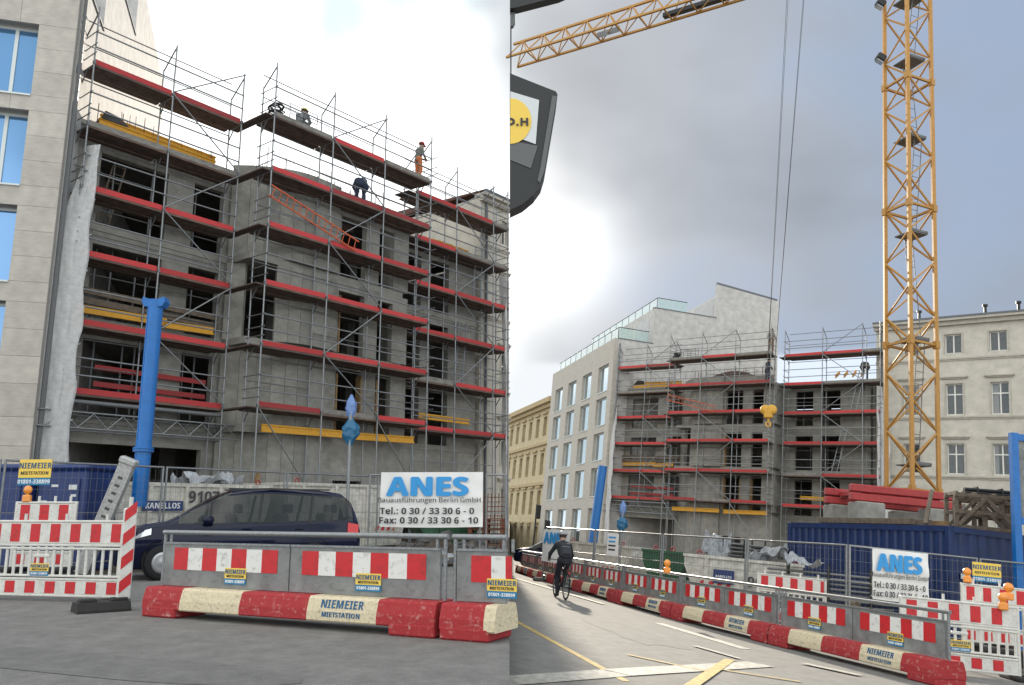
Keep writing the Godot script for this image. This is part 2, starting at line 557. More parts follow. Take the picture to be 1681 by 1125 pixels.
# ---------------------------------------------------------------- walls with openings
func cuts(lo: float, hi: float, vals: Array) -> Array:
	var c := [lo, hi]
	for v in vals:
		if v > lo + 0.01 and v < hi - 0.01:
			c.append(v)
	c.sort()
	var r := [c[0]]
	for v in c:
		if v - r[-1] > 0.01:
			r.append(v)
	return r

# wall in the plane z (front) with rectangular openings [x0, y0, x1, y1]; pieces no larger than pw x ph, joints gap wide
func wall_with_openings(parent: Node, called: String, x0: float, x1: float, y0: float, y1: float, z: float, thick: float, openings: Array, mats: Array, pw := 99.0, ph := 99.0, gap := 0.0) -> void:
	var xs := []
	var ys := []
	for o in openings:
		xs.append_array([o[0], o[2]])
		ys.append_array([o[1], o[3]])
	xs = cuts(x0, x1, xs)
	ys = cuts(y0, y1, ys)
	for j in ys.size() - 1:
		var i := 0
		while i < xs.size() - 1:
			if in_opening((xs[i] + xs[i + 1]) * 0.5, (ys[j] + ys[j + 1]) * 0.5, openings):
				i += 1
				continue
			var k := i + 1
			while k < xs.size() - 1 and not in_opening((xs[k] + xs[k + 1]) * 0.5, (ys[j] + ys[j + 1]) * 0.5, openings):
				k += 1
			var nx := maxi(1, ceili((xs[k] - xs[i]) / pw - 0.05))
			var ny := maxi(1, ceili((ys[j + 1] - ys[j]) / ph - 0.05))
			var w: float = (xs[k] - xs[i]) / nx
			var h: float = (ys[j + 1] - ys[j]) / ny
			for a in nx:
				for b in ny:
					var t := thick
					var dz := 0.0
					if nx * ny > 1:
						dz = rng.randf_range(-0.004, 0.0)
					box(parent, called, Vector3(w - gap, h - gap, t), Vector3(xs[i] + w * (a + 0.5), ys[j] + h * (b + 0.5), z - t * 0.5 + dz), mats[rng.randi() % mats.size()])
			if gap > 0.0:
				span_box(parent, "backing", Vector3(xs[i], ys[j], z - thick - 0.2), Vector3(xs[k], ys[j + 1], z - thick + 0.03 - 0.035), M.stone_core)
			i = k

func in_opening(x: float, y: float, openings: Array) -> bool:
	for o in openings:
		if x > o[0] and x < o[2] and y > o[1] and y < o[3]:
			return true
	return false

# a framed window filling x0..x1, y0..y1, its glass dz behind the wall front z
func window(parent: Node, x0: float, y0: float, x1: float, y1: float, z: float, frame: Material, glass: Material, bars: Array, fw := 0.06, transom := -1.0) -> void:
	var w := Node3D.new()
	put(parent, w, "window")
	w.position = Vector3(0, 0, z)
	span_box(w, "frame", Vector3(x0, y0, -0.06), Vector3(x0 + fw, y1, 0), frame)
	span_box(w, "frame", Vector3(x1 - fw, y0, -0.06), Vector3(x1, y1, 0), frame)
	span_box(w, "frame", Vector3(x0 + fw, y0, -0.06), Vector3(x1 - fw, y0 + fw, -0.002), frame)
	span_box(w, "frame", Vector3(x0 + fw, y1 - fw, -0.06), Vector3(x1 - fw, y1, -0.002), frame)
	var edges := [x0 + fw]
	for b in bars:
		var c: float = lerpf(x0, x1, b)
		span_box(w, "mullion", Vector3(c - fw * 0.6, y0 + fw, -0.06), Vector3(c + fw * 0.6, y1 - fw, 0.012), frame)
		edges.append_array([c - fw * 0.6, c + fw * 0.6])
	edges.append(x1 - fw)
	var rows := [[y0 + fw, y1 - fw]]
	if transom > 0.0:
		var ty := lerpf(y0, y1, transom)
		span_box(w, "transom", Vector3(x0 + fw, ty - fw * 0.6, -0.06), Vector3(x1 - fw, ty + fw * 0.6, 0.008), frame)
		rows = [[y0 + fw, ty - fw * 0.6], [ty + fw * 0.6, y1 - fw]]
	for i in range(0, edges.size(), 2):
		for r in rows:
			span_box(w, "pane", Vector3(edges[i], r[0], -0.045), Vector3(edges[i + 1], r[1], -0.035), glass)

# ---------------------------------------------------------------- stone-clad neighbour
func stone_neighbour(T: Transform3D, near: bool, label: String) -> void:
	var t := thing("stone_clad_building", label, "building", T)
	var cols := 2 if near else 4
	var dep := 17.0 if near else 14.0
	var length := 4.2 * cols + (0.6 if near else 0.4)
	var bottoms := [12.93, 10.2, 7.42, 4.6, 0.6]
	var tops := [15.15, 12.45, 9.6, 6.85, 3.7]
	var ops := []
	for c in cols:
		for r in 5:
			var x1 := -1.0 - 4.2 * c
			ops.append([x1 - 2.45, bottoms[r], x1, tops[r]])
	if near:
		wall_with_openings(t, "stone_panel", -length, 0.0, 0.0, 17.0, 0.0, 0.06, ops, [M.limestone_0, M.limestone_1, M.limestone_2, M.limestone_3], 1.5, 0.98, 0.008)
	else:
		wall_with_openings(t, "wall_panel", -length, 0.0, -1.2, 17.0, 0.0, 0.3, ops, [M.limestone_1], 4.2, 3.0)
	for o in ops:
		# deep reveal, frame and panes
		var rv: Material = M.limestone_1 if near else M.limestone_1
		var s := Node3D.new()
		put(t, s, "reveal")
		var zb := -0.27 if near else -0.302
		span_box(s, "jamb", Vector3(o[0] - 0.05, o[1] - 0.05, zb - 0.35), Vector3(o[0], o[3] + 0.05, zb), rv)
		span_box(s, "jamb", Vector3(o[2], o[1] - 0.05, zb - 0.35), Vector3(o[2] + 0.05, o[3] + 0.05, zb), rv)
		span_box(s, "soffit", Vector3(o[0], o[3], zb - 0.35), Vector3(o[2], o[3] + 0.05, zb), rv)
		span_box(s, "window_sill", Vector3(o[0], o[1] - 0.05, zb - 0.35), Vector3(o[2], o[1], 0.05), M.window_frame_pale)
		window(t, o[0], o[1], o[2], o[3], (zb - 0.1 if near else -0.22), M.window_frame_pale, M.glass_blue if near else M.glass_sky, [0.22, 0.74] if near else [], 0.08)
	# side wall towards the building plot, with the stepped upper storeys
	var g := PackedVector2Array([Vector2(0, -1.2), Vector2(0, 17.0), Vector2(2.9, 17.0), Vector2(2.9, 20.0), Vector2(8.3, 20.0), Vector2(8.3, 22.9), Vector2(dep, 22.9 - (dep - 8.3) * 0.1), Vector2(dep, -1.2)])
	var gm := plate(g, 0.3)
	var gx := Transform3D(Basis(Vector3(0, 0, -1), Vector3.UP, Vector3(1, 0, 0)), Vector3(0.004, 0, -0.3))
	inst(t, "gable_wall", gm, M.gable_render, gx)
	var lw := length
	span_box(t, "upper_storey", Vector3(-lw, 17.02, -dep), Vector3(-0.3, 20.0, -3.2), M.gable_render)
	span_box(t, "top_storey", Vector3(-lw, 20.02, -dep), Vector3(-0.3, 22.0, -8.7), M.gable_render)
	span_box(t, "roof_terrace", Vector3(-lw, 16.9, -dep), Vector3(-0.3, 17.015, -0.3), M.slab)
	span_box(t, "rear_wall", Vector3(-lw, -1, -dep - 0.3), Vector3(-0.3, 22.0, -dep - 0.01), M.limestone_1)
	span_box(t, "side_wall", Vector3(-lw - 0.3, -1, -dep), Vector3(-lw - 0.01, 17.0, -0.0), M.limestone_1)
	for y in [3.9, 7.0, 9.9, 12.7, 15.4]:
		span_box(t, "floor_slab", Vector3(-lw, y, -dep), Vector3(-0.31, y + 0.2, -0.7), M.slab)
	var coping := [[0.0, 17.0, 2.95], [2.9, 20.0, 8.35]]
	for c in coping:
		span_box(t, "coping", Vector3(-0.32, c[1], -c[2] - 0.3), Vector3(0.05, c[1] + 0.06, -c[0] - 0.25), M.zinc)
	bar(t, "coping", Vector3(-0.13, 22.95, -8.6), Vector3(-0.13, 22.95 - (dep - 8.3) * 0.1, -dep - 0.2), 0.36, 0.06, M.zinc)
	# glass balustrades of the roof terraces
	for k in [[17.05, -0.45, -0.5], [20.03, -3.6, -0.5]]:
		var n := Node3D.new()
		put(t, n, "balustrade")
		var px := -0.5
		while px > -lw + 0.4:
			var qx := maxf(px - 1.6, -lw + 0.2)
			span_box(n, "glass_panel", Vector3(qx + 0.03, k[0] + 0.08, k[1] - 0.008), Vector3(px - 0.03, k[0] + 0.95, k[1] + 0.008), M.glass_rail)
			tube(n, "post", Vector3(px, k[0], k[1]), Vector3(px, k[0] + 1.0, k[1]), 0.025, M.dark_metal)
			px -= 1.6
		tube(n, "handrail", Vector3(-lw + 0.2, k[0] + 1.0, k[1]), Vector3(-0.4, k[0] + 1.0, k[1]), 0.03, M.dark_metal)
		for pz in 2:
			span_box(n, "glass_panel", Vector3(-0.42, k[0] + 0.08, k[1] - 1.3 * (pz + 1) + 0.03), Vector3(-0.4, k[0] + 0.95, k[1] - 1.3 * pz - 0.03), M.glass_rail)
		tube(n, "handrail", Vector3(-0.41, k[0] + 1.0, k[1]), Vector3(-0.41, k[0] + 1.0, k[1] - 2.6), 0.03, M.dark_metal)
	span_box(t, "terrace_door", Vector3(-3.4, 17.1, -3.22), Vector3(-0.9, 19.4, -3.17), M.glass_dark)
	span_box(t, "terrace_door", Vector3(-4.4, 20.1, -8.72), Vector3(-0.6, 21.8, -8.67), M.glass_dark)
	span_box(t, "drain_pipe", Vector3(0.02, 0.1, -0.5), Vector3(0.12, 16.6, -0.4), M.galvanised_dull)

# ---------------------------------------------------------------- cream house at the other end
func cream_house(T: Transform3D, length: float, near: bool, label: String) -> void:
	var t := thing("cream_house", label, "building", T)
	var ops := []
	var rows := [[14.3, 15.5], [10.5, 12.4], [6.95, 8.75], [3.3, 5.2], [0.3, 2.3]]
	var x := 1.62
	while x < length - 0.4:
		for r in rows:
			ops.append([x, r[0], minf(x + 0.95, length - 0.12), r[1]])
		x += 2.44
	wall_with_openings(t, "wall", 0.0, length, -3.0, 16.3, 0.0, 0.35, ops, [M.cream])
	for o in ops:
		var wide: bool = o[2] - o[0] > 0.8
		window(t, o[0], o[1], o[2], o[3], -0.16, M.window_frame_white, M.glass_dark, [0.5] if wide else [], 0.06, 0.66 if o[3] - o[1] > 1.5 else -1.0)
		if rng.randf() < 0.55:
			var cw: float = (o[2] - o[0]) * rng.randf_range(0.2, 0.5)
			span_box(t, "curtain", Vector3(o[0], o[1], -0.31), Vector3(o[0] + cw, o[3], -0.29), M.window_frame_white)
			if rng.randf() < 0.5:
				span_box(t, "curtain", Vector3(o[2] - cw * 0.7, o[1], -0.31), Vector3(o[2], o[3], -0.29), M.window_frame_white)
		if o[3] < 13.0:
			var hd := Node3D.new()
			put(t, hd, "window_hood")
			var e: float = minf(o[2] + 0.3, length)
			span_box(hd, "cornice", Vector3(o[0] - 0.3, o[3] + 0.36, 0.002), Vector3(e, o[3] + 0.44, 0.16), M.cream_trim)
			span_box(hd, "moulding", Vector3(o[0] - 0.22, o[3] + 0.28, 0.002), Vector3(minf(o[2] + 0.22, length), o[3] + 0.358, 0.09), M.cream_trim)
		var sr := Node3D.new()
		put(t, sr, "window_surround")
		span_box(sr, "jamb", Vector3(o[0] - 0.1, o[1], 0.002), Vector3(o[0], o[3] + 0.1, 0.03), M.cream_trim)
		span_box(sr, "jamb", Vector3(o[2], o[1], 0.002), Vector3(minf(o[2] + 0.1, length), o[3] + 0.1, 0.03), M.cream_trim)
		span_box(sr, "head", Vector3(o[0], o[3], 0.002), Vector3(o[2], o[3] + 0.1, 0.03), M.cream_trim)
	for y in [13.9, 10.3, 6.75]:
		span_box(t, "string_course", Vector3(0, y, 0.002), Vector3(length, y + 0.1, 0.1), M.cream_trim)
		span_box(t, "string_course", Vector3(0, y - 0.09, 0.002), Vector3(length, y - 0.002, 0.05), M.cream_trim)
	span_box(t, "eaves_cornice", Vector3(-0.1, 16.05, 0.002), Vector3(length, 16.3, 0.22), M.cream_trim)
	span_box(t, "eaves_cornice", Vector3(-0.1, 16.3, -0.3), Vector3(length, 16.45, 0.42), M.cream_trim)
	span_box(t, "gutter", Vector3(-0.1, 16.45, 0.28), Vector3(length, 16.57, 0.45), M.zinc)
	span_box(t, "gable_wall", Vector3(0, -3.0, -13.0), Vector3(0.3, 16.25, -0.36), M.cream)
	span_box(t, "end_wall", Vector3(length - 0.3, -3.0, -13.0), Vector3(length, 16.25, -0.36), M.cream)
	span_box(t, "rear_wall", Vector3(0, -3.0, -13.3), Vector3(length, 16.25, -13.01), M.cream)
	var rf := PackedVector2Array([Vector2(0.4, 16.5), Vector2(-6.5, 16.75 if near else 18.1), Vector2(-13.4, 16.4), Vector2(-13.4, 16.3), Vector2(0.4, 16.46)])
	var roof := inst(t, "roof", extrude(rf, length + 0.1), M.roof_tile, Transform3D(Basis.IDENTITY, Vector3(-0.1, 0.06, 0)))
	for cx in [2.4, 6.2, 8.0]:
		if cx < length - 0.5:
			tube(roof, "vent_pipe", Vector3(cx, 16.7, -1.2), Vector3(cx, 17.35, -1.2), 0.09, M.dark_metal)
			tube(roof, "vent_cap", Vector3(cx, 17.38, -1.2), Vector3(cx, 17.5, -1.2), 0.16, M.dark_metal)
	for y in [0.0, 2.85, 6.2, 9.8, 13.5]:
		span_box(t, "floor_slab", Vector3(0.3, y, -13.0), Vector3(length - 0.3, y + 0.25, -0.36), M.slab)
	for ix in [3.0, 7.9]:
		if ix < length - 1.0:
			span_box(t, "inner_wall", Vector3(ix + 0.1, -0.2, -12.9), Vector3(ix + 0.22, 16.2, -0.37), M.cream)
	span_box(t, "corridor_wall", Vector3(0.3, -0.2, -5.1), Vector3(length - 0.3, 16.2, -5.0), M.cream)
	tube(t, "drain_pipe", Vector3(0.35, 0, 0.1), Vector3(0.35, 16.3, 0.1), 0.06, M.zinc)

# ---------------------------------------------------------------- concrete shell
func concrete_shell(T: Transform3D, side: String, label: String) -> void:
	var t := thing("concrete_shell", label, "building", T)
	var mats := [M.concrete_0, M.concrete_1, M.concrete_2]
	var floors := [-0.9, 3.9, 6.85, 9.8]
	var tops := [3.9, 6.85, 9.8, 12.75]
	for f in 4:
		var a: float = floors[f] + (0.12 if f else 0.0)
		var b: float = tops[f] - 0.12
		var opA := [[0.95, a, 3.2, a + 2.3], [4.15, a, 5.3, a + 2.3]]
		var opB := [[9.5, a, 10.75, a + 2.35], [11.45, a, 12.25, a + 2.35]]
		var opC := [[13.95, a, 15.15, a + 2.35], [15.75, a, 16.95, a + 2.35]]
		if f == 0:
			opA = [[0.5, a, 5.1, 3.2]]
			opB = [[9.55, 1.3, 10.9, 2.3], [6.5, 0.6, 6.8, 2.2]]
			opC = [[13.6, a, 15.8, 2.55], [16.9, 1.2, 18.2, 2.0]]
		var hi := b
		if f == 3:
			hi = 12.75
		wall_with_openings(t, "wall_panel", -0.25, 5.6, a, hi, -1.0, 0.25, opA, mats, 1.3, 9.0)
		wall_with_openings(t, "wall_panel", 9.3, 12.85, a, hi + (0.5 if f == 3 else 0.0), 0.35, 0.25, opB, mats, 1.2, 9.0)
		wall_with_openings(t, "wall_panel", 13.1, 18.85, a, hi, -0.95, 0.25, opC, mats, 1.3, 9.0)
		# rounded bay, cast in narrow upright panels
		var n := 9
		for i in n:
			var u0 := float(i) / n
			var u1 := float(i + 1) / n
			var p0 := Vector3(5.6 + 3.7 * u0, 0, -0.95 + 1.35 * pow(sin(minf(u0 * 1.45, 1.0) * PI * 0.5), 0.8) + 0.12 * sin(u0 * PI) - 0.05 * u0)
			var p1 := Vector3(5.6 + 3.7 * u1, 0, -0.95 + 1.35 * pow(sin(minf(u1 * 1.45, 1.0) * PI * 0.5), 0.8) + 0.12 * sin(u1 * PI) - 0.05 * u1)
			if f == 2 and (i == 1 or i == 2):
				continue
			var d := p1 - p0
			var hh: float = hi + (0.55 if f == 3 else 0.0)
			box(t, "bay_panel", Vector3(d.length() + 0.01, hh - a, 0.25), (p0 + p1) * 0.5 + Vector3(0, (a + hh) * 0.5, 0), mats[i % 3], run(p0, p1).basis.rotated(Vector3.UP, 0.0))
		span_box(t, "return_wall", Vector3(12.86, a, -0.94), Vector3(13.08, hi, 0.34), mats[1])
		# columns inside, party walls
		for cx in [2.0, 6.2, 10.2, 14.6, 17.4]:
			span_box(t, "column", Vector3(cx - 0.2, a, -5.2), Vector3(cx + 0.2, b, -4.8), mats[2])
	for y in [3.9, 6.85, 9.8, 12.75]:
		if y > 12.0:
			span_box(t, "floor_slab", Vector3(-0.25, y + 0.003, -9.8), Vector3(18.85, y + 0.2, -1.05), M.slab)
			continue
		span_box(t, "floor_slab", Vector3(-0.28, y - 0.115, -9.8), Vector3(5.58, y + 0.115, -0.97), mats[0])
		span_box(t, "floor_slab", Vector3(5.6, y - 0.115, -9.8), Vector3(12.83, y + 0.115, 0.30), mats[0])
		span_box(t, "floor_slab", Vector3(12.85, y - 0.115, -9.8), Vector3(18.88, y + 0.115, -0.92), mats[0])
	span_box(t, "rear_wall", Vector3(-0.25, -0.9, -10.1), Vector3(18.85, 12.7, -9.81), mats[2])
	span_box(t, "party_wall", Vector3(-0.5, -0.9, -10.0), Vector3(-0.29, 12.7, -1.2), mats[1])
	span_box(t, "party_wall", Vector3(18.9, -0.9, -10.0), Vector3(19.1, 12.7, -1.2), mats[1])
	span_box(t, "parapet", Vector3(-0.25, 12.955, -1.25), Vector3(5.55, 13.1, -1.0), mats[1])
	# stair core rising above the roof: rounded top of formwork
	var core := PackedVector2Array()
	for i in 15:
		var u := i / 14.0
		core.append(Vector2(6.4 + 5.0 * u, 13.0 + 1.15 * pow(sin(PI * u), 0.6) * (0.75 + 0.3 * u)))
	core.append(Vector2(11.4, 12.4))
	core.append(Vector2(6.4, 12.4))
	inst(t, "stair_core", plate(core, 1.6), M.deck_1, Transform3D(Basis.IDENTITY, Vector3(0, 0, -1.2)))
	var st := begin()
	for i in 60:
		var x := rng.randf_range(5.9, 12.6)
		var z := rng.randf_range(-0.6, 0.2)
		st_tube(st, Vector3(x, 13.0, z), Vector3(x + rng.randf_range(-0.04, 0.04), 13.9 + rng.randf_range(-0.2, 0.25), z), 0.011, 3)
	for i in 20:
		var x := rng.randf_range(0.3, 5.3)
		st_tube(st, Vector3(x, 12.8, -1.12), Vector3(x, 13.75 + rng.randf_range(-0.2, 0.2), -1.12), 0.009, 3)
	var rb := inst(t, "rebar", finish(st), M.rebar)
	rb.set_meta("kind", "stuff")
	# props under the slabs
	for p in [[1.5, 3.9], [2.4, 3.9], [2.8, 3.9], [4.5, 3.9], [4.9, 3.9], [1.3, 6.85], [1.8, 6.85], [2.6, 6.85], [4.6, 6.85], [1.6, 9.8], [2.9, 9.8], [4.5, 9.8], [9.9, 9.8], [14.3, 9.8], [14.8, 6.85], [14.2, 3.9], [16.2, 3.9]]:
		tube(t, "prop", Vector3(p[0], p[1] + 0.12, -1.5), Vector3(p[0] + 0.02, p[1] + 2.8, -1.5), 0.032, M.galvanised_dull)
	# timber frames left in the openings
	for p in [[9.52, 3.9], [10.68, 3.9], [11.5, 3.9], [9.52, 6.85], [7.05, 6.97]]:
		span_box(t, "formwork_board", Vector3(p[0], p[1] + 0.13, 0.1), Vector3(p[0] + 0.07, p[1] + 2.3, 0.37), M.timber)

# ---------------------------------------------------------------- scaffold
func scaffold(T: Transform3D, far: bool, label: String) -> void:
	var t := thing("tube_scaffold", label, "scaffold", T)
	var deck := [4.5, 6.5, 8.55, 10.55, 12.52, 14.5]
	var low := -0.9 if far else 0.0
	var g: Material = M.galvanised
	# sections: bay ends along x, outer line z
	var secs := [
		{x = [0.0, 2.57, 5.14], z = 0.0, top = 16.4},
		{x = [5.46, 8.03, 10.6, 13.17], z = 1.45, top = 16.5},
		{x = [13.6, 16.17, 18.74, 19.83], z = 0.2, top = 16.5}]
	# toe boards: r red, d dull red, g grey timber; rows from the lowest deck up
	var toe := [["rr", "rr", "rr", "rr", "gg", "rd"], ["dgr", "rrr", "rrr", "rrr", "rdd", "grg"], ["rrr", "grr", "rrr", "rrr", "rgg", "rrg"]]
	var tm := {"r": [M.toe_red_0, M.toe_red_1], "d": [M.toe_red_2], "g": [M.toe_grey]}
	for si in 3:
		var s: Dictionary = secs[si]
		var zo: float = s.z
		var zi: float = zo - 0.73
		var nb: int = s.x.size() - 1
		for i in s.x.size():
			var x: float = s.x[i]
			var gate: bool = si == 0 and i == 1
			tube(t, "standard", Vector3(x, 3.95 if gate else low, zo), Vector3(x, s.top - rng.randf_range(0.0, 0.15), zo), 0.029, g)
			tube(t, "standard", Vector3(x, 3.95 if gate else low, zi), Vector3(x, s.top - 0.75, zi), 0.028, g)
			bar(t, "top_strut", Vector3(x, s.top - 0.2, zo - 0.02), Vector3(x, s.top - 0.78, zi + 0.02), 0.035, 0.035, M.galvanised_dull)
			for l in 6:
				var y: float = deck[l]
				tube(t, "transom", Vector3(x, y - 0.06, zi), Vector3(x, y - 0.06, zo), 0.028, M.galvanised_dull)
				bar(t, "gusset", Vector3(x, y - 0.45, zi + 0.02), Vector3(x, y - 0.08, zi + 0.3), 0.03, 0.03, M.galvanised_dull)
				box(t, "coupler", Vector3(0.075, 0.1, 0.075), Vector3(x, y + 0.02, zo + 0.01), M.galvanised_dull)
		for l in 6:
			for i in nb:
				var a: float = s.x[i]
				var b: float = s.x[i + 1]
				var y: float = deck[l]
				for k in 2:
					span_box(t, "deck_plank", Vector3(a + 0.03, y - 0.075 + 0.004 * k, zi + 0.03 + 0.34 * k), Vector3(b - 0.03, y, zi + 0.36 + 0.34 * k), M["deck_%d" % (rng.randi() % 3)])
				var inner: float = [0.2, 0.33, 0.33][si]
				span_box(t, "console_plank", Vector3(a + 0.04, y - 0.072, zi - 0.04 - inner), Vector3(b - 0.04, y - 0.005, zi - 0.04), M["deck_%d" % (rng.randi() % 3)])
				var code: String = toe[si][l][i]
				var tb: Array = tm[code]
				var tilt := Basis(Vector3.FORWARD, rng.randf_range(-0.009, 0.009))
				cbox(t, "toe_board", Vector3(b - a - 0.06, 0.17, 0.035), Vector3((a + b) * 0.5, y + 0.082, zo - 0.045), tb[rng.randi() % tb.size()], 0.006, tilt)
				tube(t, "guard_rail", Vector3(a, y + 0.52, zo + 0.03), Vector3(b, y + 0.52, zo + 0.03), 0.026, g)
				tube(t, "guard_rail", Vector3(a, y + 1.02, zo + 0.03), Vector3(b, y + 1.02, zo + 0.03), 0.026, g)
				tube(t, "inner_rail", Vector3(a, y + 1.72, zi - 0.03), Vector3(b, y + 1.72, zi - 0.03), 0.02, M.galvanised_dull)
				if (l + i) % 3 != 1:
					tube(t, "inner_rail", Vector3(a, y + 0.9, zi - 0.03), Vector3(b, y + 0.9, zi - 0.03), 0.018, M.galvanised_dull)
		# bracing in one bay of each section, zigzag
		var bi := 1
		for l in 7:
			var y0: float = deck[l - 1] if l > 0 else 2.3
			var y1: float = deck[l] if l < 6 else 16.3
			if l == 0:
				if si == 0: continue
			var xa: float = s.x[bi] if l % 2 == 0 else s.x[bi + 1]
			var xb: float = s.x[bi + 1] if l % 2 == 0 else s.x[bi]
			if si == 1 and l == 0:
				tube(t, "diagonal_brace", Vector3(5.5, 4.4, zo + 0.06), Vector3(8.0, 1.4, zo + 0.06), 0.024, g)
				tube(t, "diagonal_brace", Vector3(10.6, 4.4, zo + 0.06), Vector3(13.1, 1.4, zo + 0.06), 0.024, g)
				continue
			tube(t, "diagonal_brace", Vector3(xa, y0 + 0.1, zo + 0.06), Vector3(xb, y1, zo + 0.06), 0.024, g)
		# ends closed with short rails
		for l in 6:
			for h in [0.3, 0.6, 1.02]:
				tube(t, "end_rail", Vector3(s.x[0] - 0.03, deck[l] + h, zi - 0.1), Vector3(s.x[0] - 0.03, deck[l] + h, zo + 0.16), 0.018, g)
				if si > 0:
					tube(t, "end_rail", Vector3(s.x[nb] + 0.03, deck[l] + h, zi - 0.1), Vector3(s.x[nb] + 0.03, deck[l] + h, zo + (0.3 if si == 1 else 0.1)), 0.018, g)
	# ground floor rails of the two right-hand sections
	for h in [1.2, 2.2, 3.2]:
		for x in [13.6, 16.17]:
			tube(t, "guard_rail", Vector3(x, h, 0.23), Vector3(x + 2.57, h, 0.23), 0.02, g)
	# decks of the returns beside the projecting middle
	for l in 6:
		for k in [[5.14, 5.46], [13.17, 13.6]]:
			span_box(t, "corner_plank", Vector3(k[0], deck[l] - 0.05, -0.7), Vector3(k[1], deck[l] - 0.01, 1.4 if k[0] < 6.0 else 0.15), M.deck_1)
	# lattice girders over the gateway
	for z in [0.06, -0.79]:
		var gd := Node3D.new()
		put(t, gd, "lattice_girder")
		tube(gd, "chord", Vector3(-0.9, 3.97, z), Vector3(5.75, 3.97, z), 0.026, g)
		tube(gd, "chord", Vector3(-0.9, 3.52, z), Vector3(5.75, 3.52, z), 0.026, g)
		var n := 14
		for i in n:
			var xa := -0.3 + 6.0 * i / n
			var xb := -0.3 + 6.0 * (i + 1) / n
			tube(gd, "lattice_bar", Vector3(xa, 3.54 if i % 2 == 0 else 3.95, z), Vector3(xb, 3.95 if i % 2 == 0 else 3.54, z), 0.017, g)
	# bright roll of pipe under the lowest deck at the gateway
	tube(t, "cross_pipe", Vector3(0.1, 4.28, -0.1), Vector3(5.2, 4.28, -0.1), 0.07, M.galvanised_dull, 10)

# crumpled white dust net hanging down one end of the scaffold
func dust_net(T: Transform3D, x: float, x_rear: float, top: float, bottom: float, label: String) -> void:
	var t := thing("dust_net", label, "net", T)
	var n := FastNoiseLite.new()
	n.seed = int(top * 10) + 3
	n.frequency = 0.9
	var nf := FastNoiseLite.new()
	nf.seed = 77
	nf.frequency = 3.2
	var rows := 110
	var cols := 26
	var pts := []
	for r in rows + 1:
		var y := lerpf(bottom, top, float(r) / rows)
		var line := []
		for c in cols + 1:
			var u := float(c) / cols
			# laced to the frames at every lift: hangs in long folds, edges scalloped between the ties
			var hang := 0.5 - 0.5 * cos(TAU * (y + 0.6) / 2.0)
			var tuck := smoothstep(0.0, 3.5, top - y)
			var ux := lerpf(x, x_rear, 0.5 + (u - 0.5) * (0.8 + 0.2 * hang)) + 0.05 * n.get_noise_2d(1.0, y * 0.6)
			ux = lerpf(x, ux, 0.3 + 0.7 * tuck)
			var fold := (0.02 + 0.03 * hang) * sin(u * 15.0 + 2.2 * n.get_noise_2d(7.0, y * 0.18)) + 0.02 * nf.get_noise_2d(u * 1.5, y * 0.35)
			line.append(Vector3(ux + 0.3 * fold, y, 0.24 - 0.5 * u * u + fold))
		pts.append(line)
	var st := begin(true)
	for r in rows:
		for c in cols:
			quad(st, pts[r][c], pts[r][c + 1], pts[r + 1][c + 1], pts[r + 1][c])
	inst(t, "net_sheet", finish(st), M.net)
	var ties := 0
	for r in range(4, rows, 10):
		tube(t, "tie_cord", pts[r][0], Vector3(x, pts[r][0].y + 0.05, 0.2), 0.008, M.ink_white, 5)
		ties += 1

# ---------------------------------------------------------------- things lying about on the scaffold
func formwork_beam(T: Transform3D, a: Vector3, b: Vector3, label: String, group: String, thick := 1.0) -> void:
	var d := b - a
	var l := d.length()
	var x := d.normalized()
	var z := x.cross(Vector3.UP).normalized()
	var bs := Basis(x, z.cross(x), z)
	var t := thing("formwork_beam", label, "beam", T * Transform3D(bs, a), group)
	var k := thick
	span_box(t, "flange", Vector3(0, 0, -0.04 * k), Vector3(l, 0.04 * k, 0.04 * k), M.formwork_yellow)
	span_box(t, "flange", Vector3(0, 0.16 * k, -0.04 * k), Vector3(l, 0.2 * k, 0.04 * k), M.formwork_yellow)
	span_box(t, "web", Vector3(0.01, 0.04 * k, -0.014 * k), Vector3(l - 0.01, 0.16 * k, 0.014 * k), M.formwork_yellow)

func ladder(T: Transform3D, a: Vector3, b: Vector3, side: Vector3, m: Material, label: String, group := "") -> void:
	var t := thing("ladder", label, "ladder", T, group)
	var w := side.normalized() * 0.2
	bar(t, "stile", a - w, b - w, 0.05, 0.03, m)
	bar(t, "stile", a + w, b + w, 0.05, 0.03, m)
	var n := int((b - a).length() / 0.28)
	for i in n:
		var p := a.lerp(b, (i + 0.5) / n)
		tube(t, "rung", p - w, p + w, 0.016, m, 6)

func plank_thing(T: Transform3D, called: String, a: Vector3, b: Vector3, w: float, h: float, m: Material, label: String, cat: String, group := "") -> void:
	var t := thing(called, label, cat, T * Transform3D(Basis.IDENTITY, a), group)
	var d := b - a
	var x := d.normalized()
	var z := x.cross(Vector3.UP).normalized()
	var bs := Basis(x, z.cross(x), z)
	cbox(t, "board", Vector3(d.length(), h, w), d * 0.5, m, 0.006, bs)

